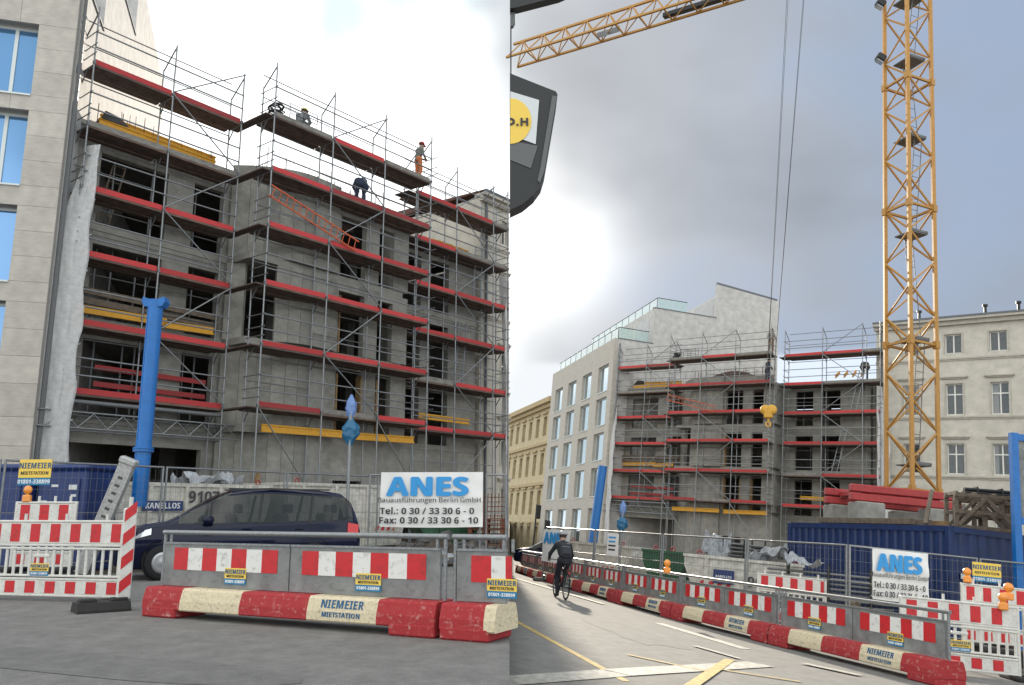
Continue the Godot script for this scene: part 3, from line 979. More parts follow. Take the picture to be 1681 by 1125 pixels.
func site_clutter(T: Transform3D, where: String, far: bool) -> void:
	var gb := "yellow formwork beams on the %s scaffold" % where
	var low := "long yellow formwork beam across the second lift of the %s scaffold" % where
	formwork_beam(T, Vector3(0.5, 7.0, -0.78), Vector3(3.4, 7.05, -0.78), low + ", beside the net", gb, 1.2)
	formwork_beam(T, Vector3(3.3, 6.95, -0.62), Vector3(5.0, 7.0, -0.62), low + ", nearer the middle", gb, 1.2)
	formwork_beam(T, Vector3(6.0, 3.75, 0.95), Vector3(9.6, 3.78, 0.95), "yellow formwork beam under the rounded bay of the %s scaffold" % where, gb, 1.3)
	formwork_beam(T, Vector3(9.9, 3.75, 0.95), Vector3(13.0, 3.8, 0.95), "yellow formwork beam under the straight middle of the %s scaffold" % where, gb, 1.3)
	for i in 3:
		formwork_beam(T, Vector3(0.8 + 0.1 * i, 13.12 + 0.22 * (i % 2), -1.1 - 0.16 * i), Vector3(4.9 + 0.1 * i, 13.06 + 0.22 * (i % 2), -1.1 - 0.16 * i), ["front", "upper", "rear"][i] + " yellow beam of the stack on the shell wall by the %s net" % where, gb, 1.25)
	formwork_beam(T, Vector3(14.6, 5.0, -0.4), Vector3(17.8, 4.98, -0.4), "yellow beam lying on the lowest deck at the %s cream house end" % where, gb, 1.2)
	for i in 4:
		formwork_beam(T, Vector3(16.6 + 0.55 * i, 13.1, -1.0), Vector3(16.3 + 0.55 * i, 13.75, -2.6), ["first", "second", "third", "fourth"][i] + " of four slanting yellow beams on top of the %s shell wall" % where, gb, 1.0)
	for i in 2:
		plank_thing(T, "plank", Vector3(0.4, 7.42 + 0.3 * i, -0.8), Vector3(5.3, 7.36 + 0.3 * i, -0.8), 0.04, 0.2, M.timber_old, ["lower", "upper"][i] + " of two old planks behind the yellow beam on the %s scaffold" % where, "plank", "old planks on the %s scaffold" % where)
	for i in 2:
		plank_thing(T, "red_plank", Vector3(1.3, 4.95 + 0.5 * i, -0.85), Vector3(5.0, 4.93 + 0.48 * i, -0.85), 0.04, 0.16, M.toe_red_2, ["lower", "upper"][i] + " red board across the openings behind the lowest %s deck" % where, "plank", "red boards across the openings of the %s shell" % where)
	ladder(T, Vector3(5.4, 11.75, 1.52), Vector3(9.3, 10.75, 1.52), Vector3(0.25, 1, 0), M.ladder_orange, "orange-red ladder lying aslant along the rails of the %s rounded bay" % where)
	ladder(T, Vector3(1.3, 9.95, -1.35), Vector3(1.9, 12.6, -1.6), Vector3(1, 0, 0), M.timber_old, "wooden ladder standing in the dark top opening beside the %s net" % where)
	ladder(T, Vector3(18.0, 10.6, -0.2), Vector3(18.5, 13.4, -0.45), Vector3(1, 0, 0.3), M.galvanised, "bright metal ladder on the upper lift at the %s cream house end" % where)
	ladder(T, Vector3(16.8, 6.55, -0.2), Vector3(17.4, 9.6, -0.45), Vector3(1, 0, 0.3), M.galvanised, "bright metal ladder on the middle lift at the %s cream house end" % where)
	# tarpaulin hump on the wall
	var st := begin()
	var q := [Vector3(0.85, 13.35, -1.0), Vector3(1.05, 13.75, -1.25), Vector3(1.6, 13.7, -1.3), Vector3(1.75, 13.35, -1.05), Vector3(1.7, 13.35, -1.7), Vector3(0.9, 13.35, -1.7)]
	quad(st, q[0], q[1], q[2], q[3])
	quad(st, q[5], q[1], q[2], q[4])
	quad(st, q[0], q[1], q[5], q[5])
	quad(st, q[3], q[2], q[4], q[4])
	quad(st, q[0], q[3], q[4], q[5])
	var tp := thing("tarpaulin", "black tarpaulin hump on top of the beams by the %s net" % where, "tarpaulin", T)
	inst(tp, "sheet", finish(st), M.tarp_black)
	# bundle of tools and a mesh crate on the top deck, rounded bay end
	var cr := thing("mesh_crate", "small wire mesh crate on the top deck of the %s rounded bay" % where, "crate", T * Transform3D(Basis.IDENTITY, Vector3(6.2, 14.52, 1.05)))
	for x in [0.0, 0.6, 1.2]:
		for z in [-0.22, 0.22]:
			tube(cr, "post", Vector3(x, 0, z), Vector3(x, 0.75, z), 0.014, M.dark_metal, 5)
	for y in [0.06, 0.4, 0.75]:
		for z in [-0.22, 0.22]:
			tube(cr, "rail", Vector3(0, y, z), Vector3(1.2, y, z), 0.014, M.dark_metal, 5)
	box(cr, "tray", Vector3(1.18, 0.03, 0.42), Vector3(0.6, 0.05, 0), M.dark_metal)
	var bd := thing("hose_bundle", "dark bundle of hoses heaped at the corner of the %s top deck" % where, "hoses", T * Transform3D(Basis.IDENTITY, Vector3(5.75, 14.5, 1.0)))
	for i in 9:
		var tor := TorusMesh.new()
		tor.inner_radius = 0.17 + 0.01 * (i % 3)
		tor.outer_radius = 0.22 + 0.012 * (i % 4)
		tor.rings = 14
		tor.ring_segments = 6
		inst(bd, "coil", tor, M.tarp_black, Transform3D(Basis(Vector3(1, 0, 0.4).normalized(), 0.25 * sin(i * 1.7)), Vector3(0.07 * (i % 3), 0.06 + 0.07 * i, 0.05 * (i % 2))))

func make_site(T: Transform3D, far: bool) -> void:
	var w := "far" if far else "near"
	var N := T * Transform3D(Basis(Vector3.UP, deg_to_rad(-36.0)), Vector3(-0.72, 0, 0.3) if not far else Vector3(-0.45, 0, 0.1))
	stone_neighbour(N, not far, "pale limestone building with large blue windows next to the dust net" if not far else "grey stone office building with stepped roof terraces beyond the cyclist")
	concrete_shell(T, w, "unfinished concrete house behind the scaffold close behind the parked car" if not far else "unfinished dark concrete house behind the scaffold beside the tower crane")
	scaffold(T, far, "tall steel scaffold with red toe boards towering behind the parked car" if not far else "distant steel scaffold with red toe boards beside the yellow tower crane")
	dust_net(T, 0.34, -0.55, 11.9, 0.0 if not far else -0.6, "crumpled white dust net beside the limestone building" if not far else "narrow white dust net at the scaffold edge near the blue pipe")
	dust_net(T, 19.62, 20.25 if far else 20.0, 12.2, 0.0 if not far else -0.6, "white dust net hanging at the scaffold end by the cream gable" if not far else "crumpled grey-white dust net between scaffold and crane tower")
	cream_house(T * Transform3D(Basis.IDENTITY, Vector3(19.2, 0, -1.0)), 2.22 if not far else 14.0, not far, "cream plastered house glimpsed behind the end of the near scaffold" if not far else "cream plastered house with corniced windows behind the crane tower")
	site_clutter(T, w, far)

# ---------------------------------------------------------------- street furniture
func rental_sticker(parent: Node, at: Vector3, w: float, b := Basis.IDENTITY) -> void:
	var s := Node3D.new()
	put(parent, s, "sticker")
	s.transform = Transform3D(b, at)
	box(s, "plate", Vector3(w, w * 0.36, 0.004), Vector3(0, w * 0.1, 0), M.sign_yellow)
	box(s, "plate", Vector3(w, w * 0.2, 0.004), Vector3(0, -w * 0.182, 0), M.sign_blue)
	lettering(s, "lettering", "NIEMEIER", w * 0.15, Vector3(0, w * 0.155, 0.004), M.ink_blue, 0.9, 0.98)
	lettering(s, "lettering", "MIETSTATION", w * 0.085, Vector3(0, w * 0.0, 0.004), M.ink_dark, 0.5, 1.05)
	lettering(s, "lettering", "01801-338899", w * 0.1, Vector3(0, -w * 0.182, 0.004), M.ink_white, 0.6, 1.02)

# heavy barrier: painted concrete base on two feet, grey sheet with red and white boards, tubular top rail. x 0..len, front +z
func traffic_barrier(T: Transform3D, len: float, label: String, group: String, detail: Array, flip := false) -> void:
	var t := thing("traffic_barrier", label, "barrier", T, group)
	var prof := PackedVector2Array([Vector2(-0.24, 0.09), Vector2(0.24, 0.09), Vector2(0.255, 0.105), Vector2(0.25, 0.2), Vector2(0.215, 0.32), Vector2(0.19, 0.343), Vector2(-0.19, 0.343), Vector2(-0.215, 0.32), Vector2(-0.25, 0.2), Vector2(-0.255, 0.105)])
	var cutsx := [0.0, 0.15, 0.375, 0.61, 0.83, 1.0] if len > 1.5 else [0.0, 0.8, 1.0]
	for i in cutsx.size() - 1:
		var a: float = len * cutsx[i]
		var b: float = len * cutsx[i + 1]
		inst(t, "base_block", extrude(prof, b - a, "tb%.3f" % (b - a)), M.base_red if i % 2 == 0 else M.base_cream, Transform3D(Basis.IDENTITY, Vector3(a, 0, 0)))
	for a in [0.0, len - 0.55]:
		if len > 1.5 or a == 0.0:
			cbox(t, "foot", Vector3(0.55, 0.13, 0.52), Vector3(a + 0.275, 0.065, 0.0), M.base_red, 0.02)
	var half := (len - 0.16) * 0.5
	for k in 2:
		var x0 := 0.06 + k * (half + 0.02)
		if len < 1.5 and k == 1: break
		var L := half if len > 1.5 else len - 0.06
		var p := Node3D.new()
		put(t, p, "sheet_panel")
		span_box(p, "sheet", Vector3(x0, 0.35, -0.02), Vector3(x0 + L, 0.84, 0.02), M.barrier_grey)
		span_box(p, "edge_bar", Vector3(x0, 0.842, -0.03), Vector3(x0 + L, 0.865, 0.03), M.galvanised)
		var n := 7 if len > 1.5 else 3
		var w := (L - 0.34) / n if len > 1.5 else 0.23
		for i in n:
			var sx := x0 + 0.17 + w * i
			span_box(p, "board_stripe", Vector3(sx, 0.54, 0.021), Vector3(minf(sx + w, x0 + L), 0.8, 0.026), M.board_red if i % 2 == 0 else M.board_white)
		if detail.size() > k and detail[k] > 0.0:
			rental_sticker(p, Vector3(x0 + L * detail[k], 0.49, 0.03), 0.33)
	for x in [0.03, len - 0.03]:
		tube(t, "post", Vector3(x, 0.34, 0), Vector3(x, 0.965, 0), 0.022, M.galvanised)
		tube(t, "post", Vector3(x + (0.1 if x < 1.0 else -0.1), 0.84, -0.0), Vector3(x + (0.1 if x < 1.0 else -0.1), 0.965, 0), 0.018, M.galvanised)
	tube(t, "top_rail", Vector3(0.0, 0.98, 0), Vector3(len, 0.98, 0), 0.03, M.galvanised, 10)
	if len > 1.5:
		var tilt := Basis(Vector3.RIGHT, -0.28)
		lettering(t, "lettering", "NIEMEIER", 0.085, Vector3(len * 0.72, 0.27, 0.233), M.ink_blue, 1.2, 1.0, tilt)
		lettering(t, "lettering", "MIETSTATION", 0.05, Vector3(len * 0.72, 0.165, 0.255), M.ink_blue, 0.8, 1.1, Basis(Vector3.RIGHT, -0.05))

# white plastic site barrier with red fields. x 0..len
func plastic_barrier(T: Transform3D, len: float, label: String, group: String, sticker := true) -> void:
	var t := thing("plastic_barrier", label, "barrier", T, group)
	cbox(t, "upper_panel", Vector3(len, 0.30, 0.04), Vector3(len * 0.5, 0.93, 0), M.white_plastic, 0.012)
	cbox(t, "lower_panel", Vector3(len, 0.2, 0.04), Vector3(len * 0.5, 0.19, 0), M.white_plastic, 0.012)
	for y in [0.72, 0.765, 0.345, 0.3, 1.095, 0.08]:
		cbox(t, "frame_bar", Vector3(len, 0.032, 0.055), Vector3(len * 0.5, y, 0), M.white_plastic, 0.008)
	for x in [0.025, len - 0.025]:
		cbox(t, "end_post", Vector3(0.05, 1.04, 0.06), Vector3(x, 0.58, 0), M.white_plastic, 0.012)
	var n := int(len / 0.125)
	for i in n:
		var x := len * (i + 0.5) / n
		cbox(t, "slat", Vector3(0.042, 0.36, 0.03), Vector3(x, 0.53, 0), M.white_plastic, 0.008)
	var k := 0
	var sx := 0.1
	while sx < len - 0.12:
		var w := minf(0.16, len - 0.06 - sx)
		span_box(t, "board_stripe", Vector3(sx, 0.81, 0.021), Vector3(sx + w, 1.06, 0.024), M.board_red)
		span_box(t, "board_stripe", Vector3(sx, 0.11, 0.021), Vector3(sx + w, 0.27, 0.024), M.board_red)
		sx += 0.33
		k += 1
	for x in [len * 0.12, len * 0.37, len * 0.63, len * 0.88]:
		tube(t, "peg", Vector3(x, 1.1, 0), Vector3(x, 1.2, 0), 0.022, M.white_plastic)
	if sticker:
		rental_sticker(t, Vector3(len * 0.5, 0.43, 0.03), 0.3)
		cbox(t, "handle_bar", Vector3(0.26, 0.05, 0.05), Vector3(len * 0.5, 0.62, 0), M.white_plastic, 0.01)
	for x in [0.12, len - 0.12]:
		cbox(t, "foot", Vector3(0.16, 0.07, 0.6), Vector3(x, 0.035, 0), M.rubber, 0.02)

func beacon(T: Transform3D, label: String) -> void:
	var t := thing("warning_beacon", label, "beacon", T)
	cbox(t, "blade", Vector3(0.17, 1.16, 0.05), Vector3(0, 0.7, 0), M.white_plastic, 0.018)
	for i in 4:
		var y := 0.2 + 0.3 * i
		var o := PackedVector2Array([Vector2(-0.07, y), Vector2(0.07, y + 0.12), Vector2(0.07, y + 0.27), Vector2(-0.07, y + 0.15)])
		inst(t, "board_stripe", plate(o, 0.004), M.board_red, Transform3D(Basis.IDENTITY, Vector3(0, 0, 0.031)))
	tube(t, "peg", Vector3(0, 1.28, 0), Vector3(0, 1.42, 0), 0.028, M.white_plastic)
	var pr := PackedVector2Array([Vector2(-0.2, 0), Vector2(0.2, 0), Vector2(0.2, 0.03), Vector2(0.14, 0.12), Vector2(-0.14, 0.12), Vector2(-0.2, 0.03)])
	var ft := Node3D.new()
	put(t, ft, "rubber_foot")
	inst(ft, "block", extrude(pr, 0.62), M.rubber, Transform3D(Basis.IDENTITY, Vector3(-0.56, 0, 0)))
	for x in [-0.42, -0.05]:
		cbox(ft, "grip", Vector3(0.2, 0.05, 0.16), Vector3(x, 0.135, 0), M.rubber, 0.015)

func warning_lamp(T: Transform3D, label: String, group: String, s := 1.0) -> void:
	var t := thing("warning_lamp", label, "lamp", T * Transform3D(Basis.from_scale(Vector3.ONE * s), Vector3.ZERO), group)
	cbox(t, "battery_case", Vector3(0.16, 0.14, 0.1), Vector3(0, 0.07, 0), M.lamp_amber, 0.02)
	inst(t, "lens", lathe(PackedVector2Array([Vector2(0.0, -0.035), Vector2(0.07, -0.03), Vector2(0.088, 0.0), Vector2(0.07, 0.03), Vector2(0, 0.04)]), 18), M.lamp_amber, Transform3D(Basis(Vector3.RIGHT, PI / 2), Vector3(0, 0.235, 0)))
	tube(t, "neck", Vector3(0, 0.12, 0), Vector3(0, 0.16, 0), 0.03, M.hook_yellow)

# mesh fence panel from a to b
func fence_panel(T: Transform3D, a: Vector3, b: Vector3, h: float, label: String, group: String) -> void:
	var t := thing("mesh_fence", label, "fence", T * run(a, b), group)
	var L := (b - a).length() - 0.06
	for x in [0.03, L]:
		tube(t, "post", Vector3(x, 0.06, 0), Vector3(x, h, 0), 0.024, M.galvanised)
		cbox(t, "foot", Vector3(0.24, 0.14, 0.7), Vector3(x, 0.07, 0), M.slab, 0.03)
	tube(t, "top_rail", Vector3(0.03, h - 0.02, 0), Vector3(L, h - 0.02, 0), 0.022, M.galvanised)
	tube(t, "lower_rail", Vector3(0.03, 0.22, 0), Vector3(L, 0.22, 0), 0.018, M.galvanised)
	tube(t, "middle_rail", Vector3(0.03, 1.2, 0), Vector3(L, 1.2, 0), 0.008, M.galvanised)
	var st := begin()
	var x := 0.15
	while x < L:
		st_tube(st, Vector3(x, 0.22, 0), Vector3(x, h - 0.02, 0), 0.0028, 3)
		x += 0.13
	var y := 0.45
	while y < h - 0.1:
		st_tube(st, Vector3(0.03, y, 0.004), Vector3(L, y, 0.004), 0.0028, 3)
		y += 0.24
	var w := inst(t, "wire_mesh", finish(st), M.galvanised_dull)
	w.set_meta("kind", "stuff")

# printed banner: sagging sheet, x 0..w, y 0..h, facing +z
func banner(T: Transform3D, w: float, h: float, label: String, small := false) -> void:
	var t := thing("banner", label, "banner", T)
	var n := FastNoiseLite.new()
	n.seed = int(w * 100)
	n.frequency = 0.8
	var st := begin(true)
	var nx := 20
	var ny := 12
	var at := func(i: int, j: int) -> Vector3:
		var x := w * i / nx
		var y := h * j / ny
		var f := 0.035 * n.get_noise_2d(x * 1.2 + y * 1.6, y * 0.4) + 0.018 * sin((x * 1.2 + y * 2.0) * 5.0) * smoothstep(0.45, 1.0, x / w)
		return Vector3(x, y - 0.02 * sin(PI * i / nx) * (1.0 - float(j) / ny), f)
	for i in nx:
		for j in ny:
			quad(st, at.call(i, j), at.call(i + 1, j), at.call(i + 1, j + 1), at.call(i, j + 1))
	inst(t, "sheet", finish(st), M.banner)
	var z := 0.045
	lettering(t, "lettering", "ANES", h * 0.33, Vector3(w * 0.47, h * 0.73, z), M.ink_sky, 2.0, 1.34 * w / h / 1.92)
	for k in [[-0.018, 0.0], [0.018, 0.0], [0.0, 0.012], [0.0, -0.012]]:
		lettering(t, "lettering", "ANES", h * 0.33, Vector3(w * 0.47 + h * k[0], h * 0.73 + h * k[1], z - 0.0006 - absf(k[0]) * 0.04 - k[1] * 0.03), M.ink_sky, 2.0, 1.34 * w / h / 1.92)
	if not small:
		lettering(t, "lettering", "Bauausführungen Berlin GmbH", h * 0.085, Vector3(w * 0.48, h * 0.485, z), M.ink_dark, 0.0, 1.06 * w / h / 1.74)
		lettering(t, "lettering", "Tel.: 0 30 / 33 30 6 - 0", h * 0.115, Vector3(w * 0.46, h * 0.285, z), M.ink_dark, 0.2, 1.02 * w / h / 1.74)
		lettering(t, "lettering", "Fax: 0 30 / 33 30 6 - 10", h * 0.115, Vector3(w * 0.475, h * 0.115, z), M.ink_dark, 0.2, 1.02 * w / h / 1.74)
	for x in [0.02, w - 0.02]:
		for y in [0.03, h - 0.03]:
			tube(t, "eyelet_tie", Vector3(x, y, 0.01), Vector3(x, y + 0.04, -0.1), 0.006, M.ink_white, 4)

func rental_sign(T: Transform3D, w: float, label: String) -> void:
	var t := thing("rental_sign", label, "sign", T)
	cbox(t, "plate", Vector3(w, w * 0.5, 0.012), Vector3(0, w * 0.12, 0), M.sign_yellow, 0.004)
	cbox(t, "plate", Vector3(w, w * 0.2, 0.012), Vector3(0, -w * 0.232, 0), M.sign_blue, 0.004)
	lettering(t, "lettering", "NIEMEIER", w * 0.155, Vector3(0, w * 0.2, 0.009), M.ink_blue, 1.0, 0.98)
	lettering(t, "lettering", "MIETSTATION", w * 0.09, Vector3(0, w * 0.0, 0.009), M.ink_dark, 0.5, 1.05)
	lettering(t, "lettering", "01801-338899", w * 0.11, Vector3(0, -w * 0.232, 0.009), M.ink_white, 0.6, 1.02)

# open skip: x 0..len along the side that faces +z
func skip(T: Transform3D, len: float, h: float, m: Material, label: String, words := [], stripes := true) -> Node3D:
	var t := thing("skip", label, "skip", T)
	var d := 1.75
	var s := 0.42
	var body := PackedVector2Array([Vector2(s, 0.15), Vector2(len - s, 0.15), Vector2(len, h * 0.82), Vector2(len, h), Vector2(0, h), Vector2(0, h * 0.82)])
	var side := plate(body, 0.05)
	inst(t, "side_wall", side, m, Transform3D(Basis.IDENTITY, Vector3(0, 0, 0)))
	inst(t, "side_wall", side, m, Transform3D(Basis.IDENTITY, Vector3(0, 0, -d)))
	for e in [[0.0, s], [len, len - s]]:
		var st := begin()
		for k in [0.0, 0.05]:
			var o: float = k if e[0] < 1.0 else -k
			quad(st, Vector3(e[0] + o, h, -0.05), Vector3(e[0] + o, h, -d), Vector3(e[0] + o, h * 0.82, -d), Vector3(e[0] + o, h * 0.82, -0.05))
			quad(st, Vector3(e[0] + o, h * 0.82, -0.05), Vector3(e[0] + o, h * 0.82, -d), Vector3(e[1] + o, 0.15, -d), Vector3(e[1] + o, 0.15, -0.05))
		inst(t, "end_wall", finish(st), m)
	span_box(t, "floor_plate", Vector3(s, 0.15, -d), Vector3(len - s, 0.2, -0.05), M.skip_dark)
	span_box(t, "rim", Vector3(-0.04, h, -0.1), Vector3(len + 0.04, h + 0.09, 0.05), m)
	span_box(t, "rim", Vector3(-0.04, h, -d - 0.1), Vector3(len + 0.04, h + 0.09, -d + 0.05), m)
	span_box(t, "rim", Vector3(-0.04, h, -d + 0.052), Vector3(0.05, h + 0.085, -0.102), m)
	span_box(t, "rim", Vector3(len - 0.05, h, -d + 0.052), Vector3(len + 0.04, h + 0.085, -0.102), m)
	var n := int(len / 1.05)
	for i in n:
		var x := s + 0.25 + (len - 2 * s - 0.5) * i / maxf(n - 1, 1)
		span_box(t, "rib", Vector3(x - 0.05, 0.2, 0.001), Vector3(x + 0.05, h - 0.002, 0.06), m)
	span_box(t, "skid", Vector3(s, 0.0, -0.35), Vector3(len - s, 0.148, -0.2), M.skip_dark)
	span_box(t, "skid", Vector3(s, 0.0, -d + 0.15), Vector3(len - s, 0.148, -d + 0.3), M.skip_dark)
	for x in [0.45, len - 0.45]:
		var tor := TorusMesh.new()
		tor.inner_radius = 0.05
		tor.outer_radius = 0.09
		tor.rings = 14
		tor.ring_segments = 6
		inst(t, "lifting_eye", tor, M.toe_red_2, Transform3D(Basis(Vector3.RIGHT, PI / 2), Vector3(x, h + 0.15, 0)))
	if stripes:
		for i in 4:
			var x := s + 0.05 + 0.26 * i
			for e in 2:
				var xx := x if e == 0 else len - s - 1.15 + 0.26 * i
				var o := PackedVector2Array([Vector2(xx, 0.62), Vector2(xx + 0.13, 0.62), Vector2(xx + 0.2, 0.76), Vector2(xx + 0.07, 0.76)])
				inst(t, "board_stripe", plate(o, 0.003), M.board_red, Transform3D(Basis.IDENTITY, Vector3(0, 0, 0.006)))
	for k in words:
		if k.size() > 4:
			box(t, "sticker", Vector3(k[4], k[5], 0.004), Vector3(k[1], k[2] - 0.0, 0.066), M.navy if k[6] == 0 else M.banner)
		lettering(t, "lettering", k[0], k[3], Vector3(k[1], k[2], 0.072), M[k[7]] if k.size() > 7 else M.ink_dark, 0.8)
	return t

func rubble(T: Transform3D, label: String, cat: String, ext: Vector3, n: int, m: Array, seed_: int) -> void:
	var t := thing("rubble_heap", label, cat, T)
	var r := RandomNumberGenerator.new()
	r.seed = seed_
	# earth core
	var st := begin(true)
	var nx := 14
	var nz := 8
	var nn := FastNoiseLite.new()
	nn.seed = seed_
	nn.frequency = 1.3
	var at := func(i: int, j: int) -> Vector3:
		var u := float(i) / nx
		var v := float(j) / nz
		var hh := ext.y * 0.75 * pow(sin(PI * u) * sin(PI * v), 0.7) * (0.8 + 0.9 * nn.get_noise_2d(u * 3.0, v * 2.0))
		return Vector3((u - 0.5) * ext.x, maxf(hh, 0.0) + 0.008, (v - 0.5) * ext.z)
	for i in nx:
		for j in nz:
			quad(st, at.call(i, j), at.call(i + 1, j), at.call(i + 1, j + 1), at.call(i, j + 1))
	inst(t, "earth", finish(st), M.dirt)
	var q := begin()
	for i in n:
		var u := r.randf()
		var v := r.randf()
		var p: Vector3 = at.call(int(u * (nx - 1)) + 1, int(v * (nz - 1)) + 1)
		var s := r.randf_range(0.04, 0.14)
		var b := Basis(Vector3(r.randf(), r.randf(), r.randf()).normalized(), r.randf() * 6.0)
		for a in 8:
			pass
		var c := []
		for a in 8:
			c.append(p + b * (Vector3(s if a & 1 else -s, 0.6 * s if a & 2 else -0.6 * s, 0.8 * s if a & 4 else -0.8 * s) * r.randf_range(0.75, 1.1)))
		for f in [[0, 1, 3, 2], [5, 4, 6, 7], [4, 0, 2, 6], [1, 5, 7, 3], [2, 3, 7, 6], [4, 5, 1, 0]]:
			quad(q, c[f[0]], c[f[1]], c[f[2]], c[f[3]])
	var o := inst(t, "broken_stones", finish(q), m[0])
	o.set_meta("kind", "stuff")

# loose crumpled sheet
func crumpled_sheet(T: Transform3D, called: String, w: float, d: float, h: float, m: Material, label: String, cat: String, seed_: int) -> void:
	var t := thing(called, label, cat, T)
	var n := FastNoiseLite.new()
	n.seed = seed_
	n.frequency = 1.6
	var st := begin()
	var k := 12
	var at := func(i: int, j: int) -> Vector3:
		var x := w * (i / float(k) - 0.5)
		var z := d * (j / float(k) - 0.5)
		return Vector3(x + 0.1 * n.get_noise_2d(z * 2, 3.0), maxf(0.01, h * (0.45 + 0.9 * n.get_noise_2d(x, z * 1.3))), z + 0.1 * n.get_noise_2d(5.0, x * 2))
	for i in k:
		for j in k:
			quad(st, at.call(i, j), at.call(i + 1, j), at.call(i + 1, j + 1), at.call(i, j + 1))
	inst(t, "sheet", finish(st), m)

# ---------------------------------------------------------------- bagged road sign
func bagged_sign(T: Transform3D, h: float, label: String) -> void:
	var t := thing("bagged_road_sign", label, "road sign", T)
	tube(t, "pole", Vector3(0, 0, 0), Vector3(0, h, 0), 0.038, M.galvanised, 10)
	var n := FastNoiseLite.new()
	n.seed = 5
	n.frequency = 2.4
	for part in 2:
		var st := begin(true)
		var y0 := h - 0.95 if part == 0 else h - 0.38
		var y1 := h - 0.3 if part == 0 else h + 0.22
		var rr := 0.19 if part == 0 else 0.12
		var ks := 22
		var ss := 22
		var at := func(i: int, j: int) -> Vector3:
			var u := float(j) / ks
			var a := TAU * i / ss
			var r := rr * (0.3 + 0.7 * smoothstep(0.0, 0.45, u)) * (1.0 - 0.75 * smoothstep(0.62, 1.0, u)) * (0.9 + 0.55 * n.get_noise_3d(cos(a) * 0.9, u * 1.3 + part * 3.0, sin(a) * 0.9) + 0.12 * sin(a * 7.0 + u * 4.0))
			return Vector3(cos(a) * r, lerpf(y0, y1, u), sin(a) * r * 0.45)
		for i in ss:
			for j in ks:
				quad(st, at.call(i, j), at.call((i + 1) % ss, j), at.call((i + 1) % ss, j + 1), at.call(i, j + 1))
		inst(t, "plastic_bag", finish(st), M.bag_blue if part == 0 else M.bag_light)

func blue_pipe(T: Transform3D, y0: float, y1: float, r: float, label: String, fork: bool) -> void:
	var t := thing("blue_steel_pipe", label, "pipe", T)
	tube(t, "pipe", Vector3(0, y0, 0), Vector3(0, y1, 0), r, M.pipe_blue, 20)
	tube(t, "seam", Vector3(-r * 0.6, y0, r * 0.82), Vector3(-r * 0.6, y1, r * 0.82), 0.012, M.pipe_blue)
	if fork:
		var fy := lerpf(y0, y1, 0.26)
		tube(t, "flange", Vector3(0, fy, 0), Vector3(0, fy + 0.05, 0), r * 1.3, M.pipe_blue, 20)
		tube(t, "flange", Vector3(0, fy + 0.06, 0), Vector3(0, fy + 0.1, 0), r * 1.3, M.pipe_blue, 20)
		var o := PackedVector2Array([Vector2(-0.27, 0.02), Vector2(-0.24, 0.13), Vector2(-0.1, 0.08), Vector2(0.1, 0.08), Vector2(0.24, 0.13), Vector2(0.27, 0.02), Vector2(0.2, -0.1), Vector2(-0.2, -0.1)])
		inst(t, "head_plate", plate(o, 0.3), M.pipe_blue, Transform3D(Basis.IDENTITY, Vector3(0, y1, 0.15)))
	else:
		tube(t, "base_plate", Vector3(0, y0, 0), Vector3(0, y0 + 0.04, 0), r * 1.5, M.pipe_blue, 16)

